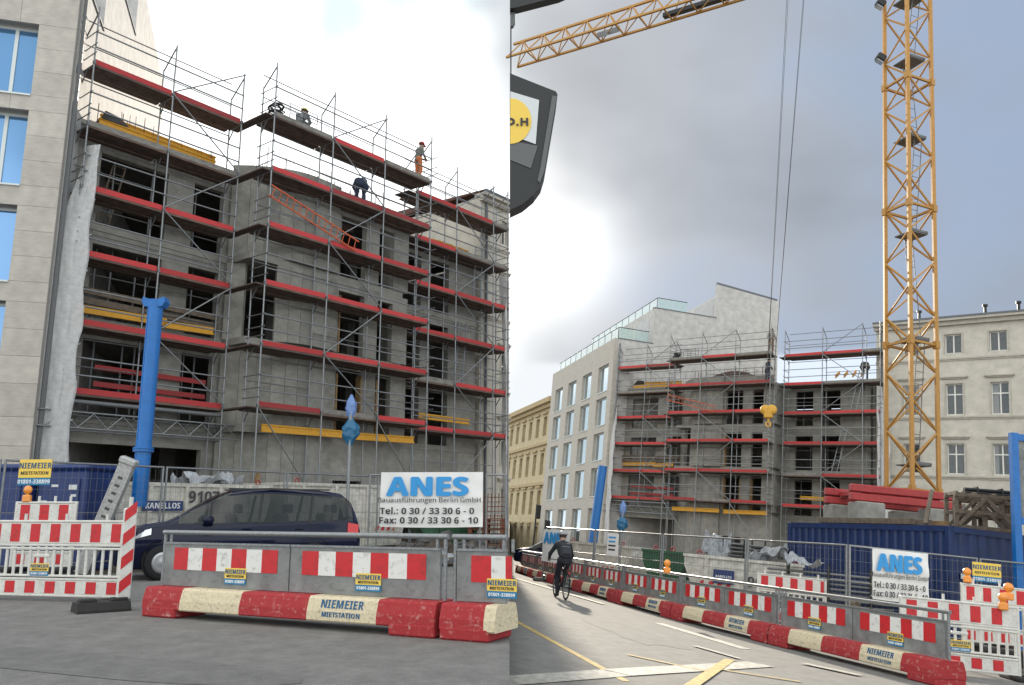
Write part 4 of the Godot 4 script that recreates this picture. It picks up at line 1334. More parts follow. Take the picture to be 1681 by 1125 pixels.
# ---------------------------------------------------------------- parked car: x runs from nose to tail, z to the viewer's side
func parked_car(T: Transform3D, label: String) -> void:
	var t := thing("parked_car", label, "car", T)
	# stations: x, sill y, waist y, roof y, half width at the waist, half width at the roof
	var S := [
		[0.00, 0.42, 0.66, 0.68, 0.50, 0.42], [0.06, 0.28, 0.78, 0.80, 0.66, 0.56], [0.22, 0.22, 0.90, 0.92, 0.80, 0.66], [0.55, 0.20, 0.98, 1.00, 0.88, 0.70], [0.95, 0.20, 1.02, 1.06, 0.905, 0.72],
		[1.15, 0.20, 1.03, 1.17, 0.91, 0.72], [1.45, 0.20, 1.03, 1.36, 0.91, 0.69], [1.80, 0.20, 1.03, 1.56, 0.91, 0.645], [2.10, 0.20, 1.035, 1.665, 0.91, 0.625], [2.50, 0.20, 1.04, 1.71, 0.91, 0.62],
		[2.90, 0.20, 1.045, 1.725, 0.91, 0.62], [3.30, 0.20, 1.05, 1.715, 0.91, 0.615], [3.70, 0.20, 1.06, 1.69, 0.905, 0.61], [4.05, 0.21, 1.07, 1.665, 0.895, 0.60], [4.32, 0.24, 1.08, 1.62, 0.87, 0.59], [4.52, 0.27, 1.07, 1.44, 0.84, 0.60], [4.63, 0.32, 1.04, 1.14, 0.80, 0.66], [4.70, 0.42, 0.86, 0.90, 0.70, 0.62]]
	var rows := 9
	var sec := func(s: Array) -> Array:
		var w: float = s[4]
		var rw: float = s[5]
		var y0: float = s[1]
		var yb: float = s[2]
		var yr: float = s[3]
		return [Vector2(w * 0.9, y0), Vector2(w * 0.985, y0 + 0.1), Vector2(w, lerpf(y0, yb, 0.55)), Vector2(w * 0.985, yb - 0.05), Vector2(w * 0.965, yb), Vector2(lerpf(w * 0.955, rw, 0.86), lerpf(yb, yr, 0.86)), Vector2(rw * 0.9, yr - 0.015 * (yr - yb) / 0.6), Vector2(rw * 0.5, yr + 0.012), Vector2(0, yr + 0.02)]
	# which station spans carry glass in the side strip (4 to 5), which in the top strip
	var body := begin(true)
	var glass := {}
	for i in S.size() - 1:
		var a: Array = sec.call(S[i])
		var b: Array = sec.call(S[i + 1])
		for sgn in [-1.0, 1.0]:
			for k in rows - 1:
				var p := Vector3(S[i][0], a[k].y, a[k].x * sgn)
				var q := Vector3(S[i + 1][0], b[k].y, b[k].x * sgn)
				var r := Vector3(S[i + 1][0], b[k + 1].y, b[k + 1].x * sgn)
				var s := Vector3(S[i][0], a[k + 1].y, a[k + 1].x * sgn)
				var which := ""
				if k == 4 and i >= 5 and i <= 14:
					which = "side_window"
				elif k >= 5 and i >= 5 and i <= 7:
					which = "windscreen"
				elif k >= 5 and i >= 14 and i <= 15:
					which = "rear_window"
				if which != "":
					var key := which + ("a" if sgn > 0 else "b") if which == "side_window" else which
					if not glass.has(key):
						glass[key] = begin(true)
					quad(glass[key], p, q, r, s)
				else:
					quad(body, p, q, r, s)
	inst(t, "body", finish(body), M.car_navy)
	for k in glass:
		inst(t, k.substr(0, 11) if k.begins_with("side_window") else k, finish(glass[k]), M.glass_car)
	# pillars and door seams on both sides
	for sgn in [-1.0, 1.0]:
		for px in [[2.62, 2.70], [3.62, 3.70], [1.72, 1.64]]:
			var z0: float = 0.885 * sgn
			var z1: float = 0.668 * sgn
			var a := Vector3(px[0], 1.03, z0)
			var b := Vector3(px[1] + (0.1 if px[0] < 2.0 else 0.0), 1.60 if px[0] > 2.0 else 1.46, z1 + (0.02 * sgn if px[0] < 2.0 else 0.0))
			bar(t, "window_pillar", a, b, 0.05, 0.02, M.car_black)
		for sx in [1.62, 2.66, 3.66]:
			bar(t, "door_seam", Vector3(sx, 0.3, 0.914 * sgn), Vector3(sx, 1.0, 0.9 * sgn), 0.008, 0.006, M.car_black)
		for sx in [2.4, 3.42]:
			cbox(t, "door_handle", Vector3(0.17, 0.035, 0.04), Vector3(sx, 0.93, 0.915 * sgn), M.car_navy, 0.01)
		bar(t, "side_trim", Vector3(1.1, 0.5, 0.918 * sgn), Vector3(3.5, 0.5, 0.918 * sgn), 0.05, 0.02, M.car_black)
		bar(t, "roof_rail", Vector3(2.05, 1.705, 0.6 * sgn), Vector3(4.05, 1.70, 0.59 * sgn), 0.03, 0.03, M.dark_metal)
		var mr := Node3D.new()
		put(t, mr, "wing_mirror")
		inst(mr, "shell", lathe(PackedVector2Array([Vector2(0, -0.07), Vector2(0.08, -0.06), Vector2(0.11, 0), Vector2(0.08, 0.07), Vector2(0, 0.08)]), 12), M.car_navy, Transform3D(Basis.IDENTITY, Vector3(1.68, 1.1, 1.0 * sgn)))
		bar(mr, "arm", Vector3(1.68, 1.04, 0.9 * sgn), Vector3(1.68, 1.06, 0.98 * sgn), 0.05, 0.04, M.car_black)
		# lamps
		var o := PackedVector2Array([Vector2(0.1, 0.70), Vector2(0.34, 0.79), Vector2(0.66, 0.93), Vector2(0.60, 0.82), Vector2(0.36, 0.66), Vector2(0.12, 0.62)])
		var hl := begin(true)
		for i in 6:
			var u0 := i / 6.0
			var u1 := (i + 1) / 6.0
			var f := func(u: float, up: bool) -> Vector3:
				var x := lerpf(0.03, 0.68, u)
				var z := lerpf(0.60, 0.905, pow(u, 0.5)) + 0.012
				return Vector3(x, lerpf(0.66 if not up else 0.765, 0.84 if not up else 0.955, u), (z - (0.02 if up else 0.0)) * sgn)
			quad(hl, f.call(u0, false), f.call(u1, false), f.call(u1, true), f.call(u0, true))
		inst(t, "headlight", finish(hl), M.headlight)
		var tl := begin(true)
		for i in 4:
			var g := func(k: int, up: bool) -> Vector3:
				var u := k / 4.0
				return Vector3(lerpf(4.40, 4.635, u), lerpf(1.04, 1.0, u) if up else 0.76, (lerpf(0.85, 0.80, u) + 0.018) * sgn)
			quad(tl, g.call(i, false), g.call(i + 1, false), g.call(i + 1, true), g.call(i, true))
		inst(t, "tail_light", finish(tl), M.tail_red)
		for wx in [0.92, 3.72]:
			var arch := inst(t, "wheel_arch", lathe(PackedVector2Array([Vector2(0.0, 0.0), Vector2(0.36, 0.0), Vector2(0.385, 0.02), Vector2(0.385, 0.05)]), 24), M.car_black, Transform3D(Basis(Vector3.RIGHT, PI / 2 * sgn), Vector3(wx, 0.36, 0.88 * sgn)))
			var wh := Node3D.new()
			put(t, wh, "wheel")
			wh.transform = Transform3D(Basis(Vector3.RIGHT, PI / 2), Vector3(wx, 0.325, 0.835 * sgn))
			var off: float = 1.0 * sgn
			inst(wh, "tyre", lathe(PackedVector2Array([Vector2(0.2, -0.1), Vector2(0.3, -0.105), Vector2(0.325, -0.07), Vector2(0.325, 0.07), Vector2(0.3, 0.105), Vector2(0.2, 0.1)]), 24), M.tyre)
			inst(wh, "rim", lathe(PackedVector2Array([Vector2(0.0, 0.09 * off), Vector2(0.06, 0.1 * off), Vector2(0.14, 0.07 * off), Vector2(0.215, 0.1 * off), Vector2(0.215, 0.06 * off)]), 20), M.car_silver)
	# bumper, grille, seats, number plate
	box(t, "grille", Vector3(0.03, 0.12, 0.7), Vector3(0.035, 0.66, 0), M.car_black)
	box(t, "air_intake", Vector3(0.03, 0.12, 1.0), Vector3(0.09, 0.40, 0), M.car_black)
	for x in [1.95, 2.95, 3.85]:
		for z in [-0.38, 0.38]:
			var st := Node3D.new()
			put(t, st, "seat")
			cbox(st, "backrest", Vector3(0.16, 0.55, 0.46), Vector3(x + 0.25, 0.95, z), M.seat_grey, 0.04, Basis(Vector3.FORWARD, -0.2))
			cbox(st, "headrest", Vector3(0.1, 0.18, 0.26), Vector3(x + 0.34, 1.32, z), M.seat_grey, 0.03)
	span_box(t, "underbody", Vector3(0.4, 0.2, -0.7), Vector3(4.4, 0.5, 0.7), M.car_black)

# ---------------------------------------------------------------- shipping container: x along the long side
func container(T: Transform3D, label: String) -> void:
	var t := thing("shipping_container", label, "container", T)
	var L := 6.06
	var W := 2.44
	var H := 2.6
	var wave := func(len: float) -> ArrayMesh:
		var o := PackedVector2Array()
		var n := int(len / 0.28)
		var p := len / n
		for i in n:
			o.append_array([Vector2(i * p, 0), Vector2(i * p + p * 0.34, 0), Vector2(i * p + p * 0.5, -0.04), Vector2(i * p + p * 0.84, -0.04)])
		o.append(Vector2(len, 0))
		var st := begin()
		for i in o.size() - 1:
			quad(st, Vector3(o[i].x, 0, o[i].y), Vector3(o[i + 1].x, 0, o[i + 1].y), Vector3(o[i + 1].x, H - 0.3, o[i + 1].y), Vector3(o[i].x, H - 0.3, o[i].y))
		return finish(st)
	var long: ArrayMesh = wave.call(L - 0.24)
	var short: ArrayMesh = wave.call(W - 0.24)
	inst(t, "side_panel", long, M.container_blue, Transform3D(Basis.IDENTITY, Vector3(0.12, 0.16, -0.02)))
	inst(t, "side_panel", long, M.container_blue, Transform3D(Basis(Vector3.UP, PI), Vector3(L - 0.12, 0.16, -W + 0.02)))
	inst(t, "end_panel", short, M.container_blue, Transform3D(Basis(Vector3.UP, PI / 2), Vector3(L - 0.02, 0.16, -0.12)))
	inst(t, "end_panel", short, M.container_blue, Transform3D(Basis(Vector3.UP, -PI / 2), Vector3(0.02, 0.16, -W + 0.12)))
	for x in [0.06, L - 0.06]:
		for z in [-0.06, -W + 0.06]:
			cbox(t, "corner_post", Vector3(0.13, H, 0.13), Vector3(x, H * 0.5, z), M.container_blue, 0.01)
	for y in [0.08, H - 0.07]:
		for z in [-0.05, -W + 0.05]:
			box(t, "rail", Vector3(L - 0.26, 0.14, 0.1), Vector3(L * 0.5, y, z), M.container_blue)
		for x in [0.05, L - 0.05]:
			box(t, "rail", Vector3(0.1, 0.14, W - 0.26), Vector3(x, y, -W * 0.5), M.container_blue)
	span_box(t, "roof_sheet", Vector3(0.1, H - 0.06, -W + 0.1), Vector3(L - 0.1, H - 0.03, -0.1), M.container_blue)
	span_box(t, "floor_plate", Vector3(0.1, 0.1, -W + 0.1), Vector3(L - 0.1, 0.14, -0.1), M.skip_dark)
	box(t, "sticker", Vector3(0.004, 0.12, 0.3), Vector3(L - 0.01, 1.45, -0.5), M.sticker_white)

# ---------------------------------------------------------------- tower crane
func tower_crane(T: Transform3D, turn: float, jib_az: float) -> void:
	var t := thing("tower_crane", "yellow lattice tower crane with its jib reaching over the far building site", "crane", T)
	var w := 0.56
	var B := Basis(Vector3.UP, deg_to_rad(turn))
	var y0 := 4.25
	var y1 := 27.5
	var m: Material = M.crane_yellow
	var cs := [B * Vector3(-w, 0, -w), B * Vector3(w, 0, -w), B * Vector3(w, 0, w), B * Vector3(-w, 0, w)]
	var mast := Node3D.new()
	put(t, mast, "mast")
	for c in cs:
		bar(mast, "chord", c + Vector3(0, y0, 0), c + Vector3(0, y1, 0), 0.12, 0.12, m)
	var pn := 1.0
	var n := int((y1 - y0) / pn)
	for i in n:
		var a := y0 + pn * i
		for f in 4:
			var p: Vector3 = cs[f]
			var q: Vector3 = cs[(f + 1) % 4]
			var up := i % 2 == f % 2
			bar(mast, "diagonal", p + Vector3(0, a if up else a + pn, 0), q + Vector3(0, a + pn if up else a, 0), 0.055, 0.055, m)
			if i % 5 == 0:
				bar(mast, "tie", p + Vector3(0, a, 0), q + Vector3(0, a, 0), 0.08, 0.08, m)
	for i in n / 5 + 1:
		for c in cs:
			box(mast, "joint", Vector3(0.17, 0.26, 0.17), c + Vector3(0, y0 + pn * 5 * i, 0), m, B)
	var ys := [5.1, 9.4, 13.3, 17.0, 20.2, 22.8, 25.4]
	for i in ys.size():
		var pl := Node3D.new()
		put(t, pl, "platform")
		box(pl, "grating", Vector3(0.72, 0.04, 0.8), B * Vector3(0.06, 0, 0) + Vector3(0, ys[i], 0), M.galvanised_dull, B)
		box(pl, "toe_plate", Vector3(0.72, 0.08, 0.02), B * Vector3(0.06, 0.06, 0.41) + Vector3(0, ys[i], 0), M.galvanised_dull, B)
	for i in ys.size() - 1:
		var ld := Node3D.new()
		put(t, ld, "ladder")
		var s := 1.0 if i % 2 == 0 else -1.0
		var a: Vector3 = B * Vector3(0.2, 0, -0.1 * s) + Vector3(0, ys[i], 0)
		var b: Vector3 = B * Vector3(0.2, 0, 0.25 * s) + Vector3(0, ys[i + 1], 0)
		var sd := B * Vector3(0.17, 0, 0)
		tube(ld, "stile", a - sd, b - sd, 0.016, M.galvanised_dull, 5)
		tube(ld, "stile", a + sd, b + sd, 0.016, M.galvanised_dull, 5)
		var k := int((b - a).length() / 0.4)
		for j in k:
			var p := a.lerp(b, (j + 0.5) / k)
			tube(ld, "rung", p - sd, p + sd, 0.012, M.galvanised_dull, 4)
	for y in [20.4, 22.75]:
		var fl := Node3D.new()
		put(t, fl, "floodlight")
		var c: Vector3 = cs[0] + B * Vector3(-0.28, 0, 0.1) + Vector3(0, y, 0)
		cbox(fl, "housing", Vector3(0.34, 0.3, 0.3), c, M.dark_metal, 0.05, Basis(Vector3.FORWARD, 0.5))
		box(fl, "lens", Vector3(0.28, 0.01, 0.24), c + Vector3(-0.06, -0.17, 0), M.headlight, Basis(Vector3.FORWARD, 0.5))
		bar(fl, "bracket", c, cs[0] + Vector3(0, y, 0), 0.04, 0.04, M.dark_metal)
	# jib: two lower chords, one upper chord
	var jib := Node3D.new()
	put(t, jib, "jib")
	var h := heading(jib_az)
	var ax := h.x
	var side := h.z * 0.5
	var L := 18.95
	var yb := 25.5
	for s in [-1.0, 1.0]:
		bar(jib, "chord", Vector3(0, yb, 0) + side * s, ax * L + Vector3(0, yb, 0) + side * s, 0.1, 0.1, m)
	bar(jib, "chord", Vector3(0, yb + 1.05, 0), ax * L + Vector3(0, yb + 1.05, 0), 0.11, 0.11, m)
	var k := 15
	for i in k:
		var a := L * i / k
		var c := L * (i + 0.5) / k
		var b := L * (i + 1) / k
		var top := ax * c + Vector3(0, yb + 1.05, 0)
		for s in [-1.0, 1.0]:
			bar(jib, "lattice_bar", ax * a + Vector3(0, yb, 0) + side * s, top, 0.05, 0.05, m)
			bar(jib, "lattice_bar", top, ax * b + Vector3(0, yb, 0) + side * s, 0.05, 0.05, m)
		bar(jib, "cross_bar", ax * a + Vector3(0, yb, 0) - side, ax * a + Vector3(0, yb, 0) + side, 0.05, 0.05, m)
		bar(jib, "cross_bar", ax * a + Vector3(0, yb, 0) - side, ax * b + Vector3(0, yb, 0) + side, 0.04, 0.04, m)
		if i > 6:
			bar(jib, "walkway", ax * a + Vector3(0, yb + 0.03, 0), ax * (b - 0.03) + Vector3(0, yb + 0.03, 0), 0.3, 0.02, M.galvanised_dull) if i % 5 == 0 else null
	box(jib, "cable_tray", Vector3(5.0, 0.2, 0.25), ax * 8.0 + Vector3(0, yb + 0.25, 0) + side * 0.7, M.dark_metal, h)
	# trolley, ropes and hook block
	var tr := ax * 4.25 + Vector3(0, yb - 0.15, 0)
	box(t, "trolley", Vector3(1.2, 0.2, 1.0), tr, M.dark_metal, h)
	var hook := Vector3(9.09, 6.75, -30.89) - Vector3(13.2, 0, -28.4)
	for s in [[-0.4, -0.1], [-0.36, -0.1], [0.3, 0.12], [0.36, 0.13]]:
		tube(t, "hoist_rope", tr + ax * s[0], hook + ax * s[1] + Vector3(0, 0.4, 0), 0.009, M.rope, 5)
	var hb := Node3D.new()
	put(t, hb, "hook_block")
	hb.position = hook
	hb.basis = h * Basis.from_scale(Vector3.ONE * 0.62)
	for s in [-0.13, 0.13]:
		inst(hb, "sheave", lathe(PackedVector2Array([Vector2(0, -0.12), Vector2(0.26, -0.12), Vector2(0.3, -0.07), Vector2(0.3, 0.07), Vector2(0.26, 0.12), Vector2(0, 0.12)]), 18), M.hook_yellow, Transform3D(Basis(Vector3.RIGHT, PI / 2), Vector3(s * 1.5, 0.35, 0)))
	cbox(hb, "cheek", Vector3(0.5, 0.5, 0.3), Vector3(0, 0.1, 0), M.hook_yellow, 0.05)
	tube(hb, "shank", Vector3(0, -0.4, 0), Vector3(0, -0.1, 0), 0.06, M.hook_yellow)
	var tor := TorusMesh.new()
	tor.inner_radius = 0.09
	tor.outer_radius = 0.19
	tor.rings = 16
	tor.ring_segments = 8
	inst(hb, "hook", tor, M.hook_yellow, Transform3D(Basis(Vector3.RIGHT, PI / 2), Vector3(0, -0.52, 0)))
	# cross base
	var base := Node3D.new()
	put(t, base, "cross_base")
	for z in [-1.1, 1.1]:
		for y in [3.78, 4.06]:
			cbox(base, "red_girder", Vector3(3.5, 0.24, 0.3), Vector3(-0.75, y, z), M.beam_red, 0.03)
	for x in [-1.9, 0.3]:
		cbox(base, "red_girder", Vector3(0.3, 0.2, 1.88), Vector3(x, 4.0, 0), M.beam_red, 0.03)

func ballast_stack(T: Transform3D, label: String) -> void:
	var t := thing("ballast_stack", label, "concrete blocks", T)
	for i in 6:
		cbox(t, "concrete_block", Vector3(0.86 + 0.03 * (i % 2), 0.6, 0.8), Vector3(0.03 * sin(i * 2.3), 0.3 + 0.606 * i, 0.02 * cos(i * 1.7)), M.concrete_0 if i % 2 else M.retaining, 0.04)

func timber_frame(T: Transform3D, w: float, h: float, d: float, label: String) -> void:
	var t := thing("wooden_trestle", label, "timber", T)
	var m: Material = M.timber_old
	for z in [0.0, -d]:
		for x in [0.0, w * 0.5, w]:
			bar(t, "post", Vector3(x, 0, z), Vector3(x, h, z), 0.1, 0.08, m)
		for y in [0.05, h * 0.5, h]:
			bar(t, "rail", Vector3(-0.05, y, z + 0.09), Vector3(w + 0.05, y, z + 0.09), 0.09, 0.04, m)
		bar(t, "brace", Vector3(0, 0.08, z + 0.13), Vector3(w * 0.5, h - 0.05, z + 0.13), 0.08, 0.03, m)
		bar(t, "brace", Vector3(w * 0.5, h - 0.05, z + 0.13), Vector3(w, 0.1, z + 0.13), 0.08, 0.03, m)
	for x in [0.0, w * 0.33, w * 0.67, w]:
		bar(t, "cross_piece", Vector3(x, h + 0.04, 0.1), Vector3(x, h + 0.04, -d - 0.1), 0.08, 0.05, m)

func tube_stack(T: Transform3D, len: float, cols: int, rows: int, label: String, m: Material, r := 0.028) -> void:
	var t := thing("tube_stack", label, "tubes", T)
	for j in rows:
		for i in cols:
			var z := -i * r * 2.3 - (r if j % 2 else 0.0)
			var y := 0.2 + j * 0.12 + r
			tube(t, "tube", Vector3(rng.randf_range(-0.12, 0.12), y, z), Vector3(len + rng.randf_range(-0.12, 0.12), y, z), r, m)
	var dz := cols * r * 2.3
	for x in [len * 0.15, len * 0.5, len * 0.85]:
		for z in [0.06, -dz - 0.04]:
			tube(t, "rack_post", Vector3(x, 0, z), Vector3(x, 0.32 + rows * 0.12, z), 0.03, M.dark_metal)
		tube(t, "rack_bar", Vector3(x, 0.16, 0.06), Vector3(x, 0.16, -dz - 0.04), 0.03, M.dark_metal)
		for j in rows:
			if j > 0:
				box(t, "spacer", Vector3(0.06, 0.05, dz), Vector3(x, 0.2 + j * 0.12 - 0.032, -dz * 0.5), M.timber_old)

# ---------------------------------------------------------------- far street front, lower street
func ochre_house(T: Transform3D, length: float) -> void:
	var t := thing("ochre_house", "ochre stucco house with a heavy cornice at the far end of the street", "building", T)
	var ops := []
	var n := 6
	for i in n:
		var x := 1.2 + (length - 2.0) * i / n
		for r in [[12.2, 14.2], [8.2, 10.4], [4.2, 6.6], [0.8, 3.0]]:
			ops.append([x, r[0], x + 1.2, r[1]])
	wall_with_openings(t, "wall", 0.0, length, -2.0, 15.4, 0.0, 0.4, ops, [M.ochre])
	for o in ops:
		window(t, o[0], o[1], o[2], o[3], -0.3, M.ochre_trim, M.glass_dark, [0.5], 0.08, 0.66)
		span_box(t, "window_hood", Vector3(o[0] - 0.2, o[3] + 0.25, 0.002), Vector3(o[2] + 0.2, o[3] + 0.45, 0.22), M.ochre_trim)
	for y in [7.1, 11.2]:
		span_box(t, "string_course", Vector3(0, y, 0.002), Vector3(length, y + 0.3, 0.25), M.ochre_trim)
	span_box(t, "cornice", Vector3(0, 15.0, 0.002), Vector3(length, 15.38, 0.35), M.ochre_trim)
	span_box(t, "cornice", Vector3(0, 15.4, -0.5), Vector3(length, 15.9, 0.7), M.ochre_trim)
	span_box(t, "side_wall", Vector3(length - 0.3, -2, -9), Vector3(length, 15.4, -0.41), M.ochre)
	span_box(t, "side_wall", Vector3(0, -2, -9), Vector3(0.3, 15.4, -0.41), M.ochre)
	span_box(t, "rear_wall", Vector3(0, -2, -9.3), Vector3(length, 15.4, -9.01), M.ochre)
	for y in [3.5, 7.2, 11.3]:
		span_box(t, "floor_slab", Vector3(0.3, y, -9), Vector3(length - 0.3, y + 0.25, -0.42), M.slab)
	span_box(t, "roof", Vector3(0, 15.91, -9), Vector3(length, 16.3, -0.4), M.zinc)

func hanging_sign() -> void:
	# dark rounded housing hanging from a canopy just ahead of the viewer, white sticker with a yellow disc on its face
	var t := thing("hanging_sign", "dark hanging sign box with a yellow disc sticker below the canopy edge", "sign", Transform3D(Basis.IDENTITY, Vector3(0, 0, -4.0)))
	var o := PackedVector2Array([Vector2(-0.011, 3.464), Vector2(0.202, 3.372), Vector2(0.226, 3.362), Vector2(0.234, 3.345), Vector2(0.23, 3.31), Vector2(0.165, 2.92), Vector2(0.146, 2.855), Vector2(0.108, 2.80), Vector2(0.053, 2.752), Vector2(-0.011, 2.72)])
	inst(t, "housing", plate(o, 0.12), M.housing)
	var rim := PackedVector2Array([Vector2(0.206, 3.335), Vector2(0.23, 3.33), Vector2(0.163, 2.925), Vector2(0.14, 2.86), Vector2(0.128, 2.875), Vector2(0.143, 2.94)])
	inst(t, "rim", plate(rim, 0.006), M.housing_rim, Transform3D(Basis.IDENTITY, Vector3(0, 0, 0.008)))
	var s := PackedVector2Array([Vector2(-0.009, 3.36), Vector2(0.139, 3.311), Vector2(0.12, 3.07), Vector2(-0.009, 3.12)])
	inst(t, "sticker", plate(s, 0.003), M.sticker_white, Transform3D(Basis.IDENTITY, Vector3(0, 0, 0.005)))
	var s2 := PackedVector2Array([Vector2(-0.009, 3.09), Vector2(0.13, 3.06), Vector2(0.095, 2.94), Vector2(-0.009, 2.985)])
	inst(t, "sticker", plate(s2, 0.003), M.housing_rim, Transform3D(Basis.IDENTITY, Vector3(0, 0, 0.004)))
	var disc := PackedVector2Array()
	for i in 17:
		var a := PI * i / 16.0 - PI / 2
		disc.append(Vector2(-0.009 + 0.108 * cos(a), 3.195 + 0.125 * sin(a)))
	inst(t, "disc", plate(disc, 0.002), M.sign_yellow, Transform3D(Basis.IDENTITY, Vector3(0, 0, 0.008)))
	var ring := PackedVector2Array()
	for i in 9:
		var a := PI * i / 8.0 - PI / 2
		ring.append(Vector2(-0.009 + 0.024 * cos(a), 3.19 + 0.021 * sin(a)))
	for i in range(8, -1, -1):
		var a := PI * i / 8.0 - PI / 2
		ring.append(Vector2(-0.009 + 0.012 * cos(a), 3.19 + 0.010 * sin(a)))
	inst(t, "lettering", plate(ring, 0.003), M.ink_dark, Transform3D(Basis.IDENTITY, Vector3(0, 0, 0.012)))
	lettering(t, "lettering", ".H", 0.042, Vector3(0.052, 3.187, 0.013), M.ink_dark, 1.2, 1.2)
	var c := thing("canopy", "dark canopy edge crossing the top of the picture above the hanging sign", "canopy", Transform3D(Basis.IDENTITY, Vector3(0, 0, -4.0)))
	var e := PackedVector2Array([Vector2(-0.011, 3.835), Vector2(0.03, 3.842), Vector2(0.25, 3.905), Vector2(0.4, 3.98), Vector2(0.4, 4.2), Vector2(-0.011, 4.2)])
	inst(c, "fascia", plate(e, 0.06), M.housing)
	var hk := PackedVector2Array([Vector2(-0.009, 3.83), Vector2(0.016, 3.83), Vector2(0.016, 3.775), Vector2(0.006, 3.755), Vector2(-0.009, 3.75)])
	inst(t, "hanger", plate(hk, 0.03), M.housing_rim, Transform3D(Basis.IDENTITY, Vector3(0, 0, -0.03)))
	tube(t, "hanger_rod", Vector3(-0.006, 3.45, -0.06), Vector3(-0.006, 3.83, -0.06), 0.004, M.housing, 6)

func traffic_light(T: Transform3D, h: float, label: String, group: String) -> void:
	var t := thing("traffic_light", label, "traffic light", T, group)
	tube(t, "pole", Vector3.ZERO, Vector3(0, h, 0), 0.06, M.dark_metal, 8)
	cbox(t, "signal_head", Vector3(0.3, 0.95, 0.3), Vector3(0.16, h - 0.5, 0), M.car_black, 0.05)
	for i in 3:
		tube(t, "visor", Vector3(0.16, h - 0.2 - 0.3 * i, 0.14), Vector3(0.16, h - 0.2 - 0.3 * i, 0.28), 0.11, M.car_black, 10)

# ---------------------------------------------------------------- figures: tapered limbs blended in a distance field, meshed as surface nets
# bones: [a, b, radius a, radius b, colour]
func figure_mesh(bones: Array, cell: float, blend: float) -> ArrayMesh:
	var lo := Vector3.INF
	var hi := -Vector3.INF
	for b in bones:
		var r: float = maxf(b[2], b[3]) + cell * 3.0
		for p in [b[0], b[1]]:
			lo = lo.min(p - Vector3.ONE * r)
			hi = hi.max(p + Vector3.ONE * r)
	var nx := int((hi.x - lo.x) / cell) + 2
	var ny := int((hi.y - lo.y) / cell) + 2
	var nz := int((hi.z - lo.z) / cell) + 2
	var F := PackedFloat32Array()
	F.resize(nx * ny * nz)
	F.fill(9.0)
	var C := PackedByteArray()
	C.resize(nx * ny * nz)
	var D := PackedFloat32Array()
	D.resize(nx * ny * nz)
	D.fill(9.0)
	for bi in bones.size():
		var b: Array = bones[bi]
		var pa: Vector3 = b[0]
		var ba: Vector3 = b[1] - pa
		var l2 := maxf(ba.length_squared(), 1e-8)
		var ra: float = b[2]
		var rb: float = b[3]
		var m := maxf(ra, rb) + cell * 2.6 + blend
		var q0 := ((pa.min(b[1]) - Vector3.ONE * m - lo) / cell).max(Vector3.ZERO)
		var q1 := ((pa.max(b[1]) + Vector3.ONE * m - lo) / cell)
		for z in range(int(q0.z), mini(nz, int(q1.z) + 2)):
			for y in range(int(q0.y), mini(ny, int(q1.y) + 2)):
				var base := (z * ny + y) * nx
				for x in range(int(q0.x), mini(nx, int(q1.x) + 2)):
					var v := Vector3(x, y, z) * cell + lo - pa
					var t := clampf(v.dot(ba) / l2, 0.0, 1.0)
					var d := (v - ba * t).length() - lerpf(ra, rb, t)
					var i := base + x
					if d < D[i]:
						D[i] = d
						C[i] = bi
					var f := F[i]
					var h := maxf(blend - absf(f - d), 0.0) / blend
					F[i] = minf(f, d) - h * h * blend * 0.25
	var idx := {}
	var st := SurfaceTool.new()
	st.begin(Mesh.PRIMITIVE_TRIANGLES)
	st.set_smooth_group(0)
	var vs := PackedVector3Array()
	var cols := PackedColorArray()
	var off := [0, 1, nx, nx + 1, nx * ny, nx * ny + 1, nx * ny + nx, nx * ny + nx + 1]
	var edges := [[0, 1], [2, 3], [4, 5], [6, 7], [0, 2], [1, 3], [4, 6], [5, 7], [0, 4], [1, 5], [2, 6], [3, 7]]
	for z in nz - 1:
		for y in ny - 1:
			var base := (z * ny + y) * nx
			for x in nx - 1:
				var i := base + x
				if F[i] > cell * 2.0:
					continue
				var mask := 0
				for k in 8:
					if F[i + off[k]] < 0.0:
						mask |= 1 << k
				if mask == 0 or mask == 255:
					continue
				var s := Vector3.ZERO
				var n := 0
				for e in edges:
					var a: float = F[i + off[e[0]]]
					var b: float = F[i + off[e[1]]]
					if (a < 0.0) != (b < 0.0):
						var t := a / (a - b)
						var p := Vector3(e[0] & 1, (e[0] >> 1) & 1, e[0] >> 2)
						var q := Vector3(e[1] & 1, (e[1] >> 1) & 1, e[1] >> 2)
						s += p.lerp(q, t)
						n += 1
				idx[i] = vs.size()
				vs.append((Vector3(x, y, z) + s / n) * cell + lo)
				cols.append(bones[C[i]][4])
	var st2 := [1, nx, nx * ny]
	for i in idx:
		for ax in 3:
			var a: int = i
			var b: int = i + st2[ax]
			if (F[a] < 0.0) == (F[b] < 0.0):
				continue
			var u: int = st2[(ax + 1) % 3]
			var v: int = st2[(ax + 2) % 3]
			if not (idx.has(i - u) and idx.has(i - v) and idx.has(i - u - v)):
				continue
			var quad_ := [idx[i], idx[i - u], idx[i - u - v], idx[i - v]]
			if F[a] < 0.0:
				quad_.reverse()
			for k in [0, 1, 2, 0, 2, 3]:
				st.set_color(cols[quad_[k]])
				st.add_vertex(vs[quad_[k]])
	st.index()
	st.generate_normals()
	return st.commit()

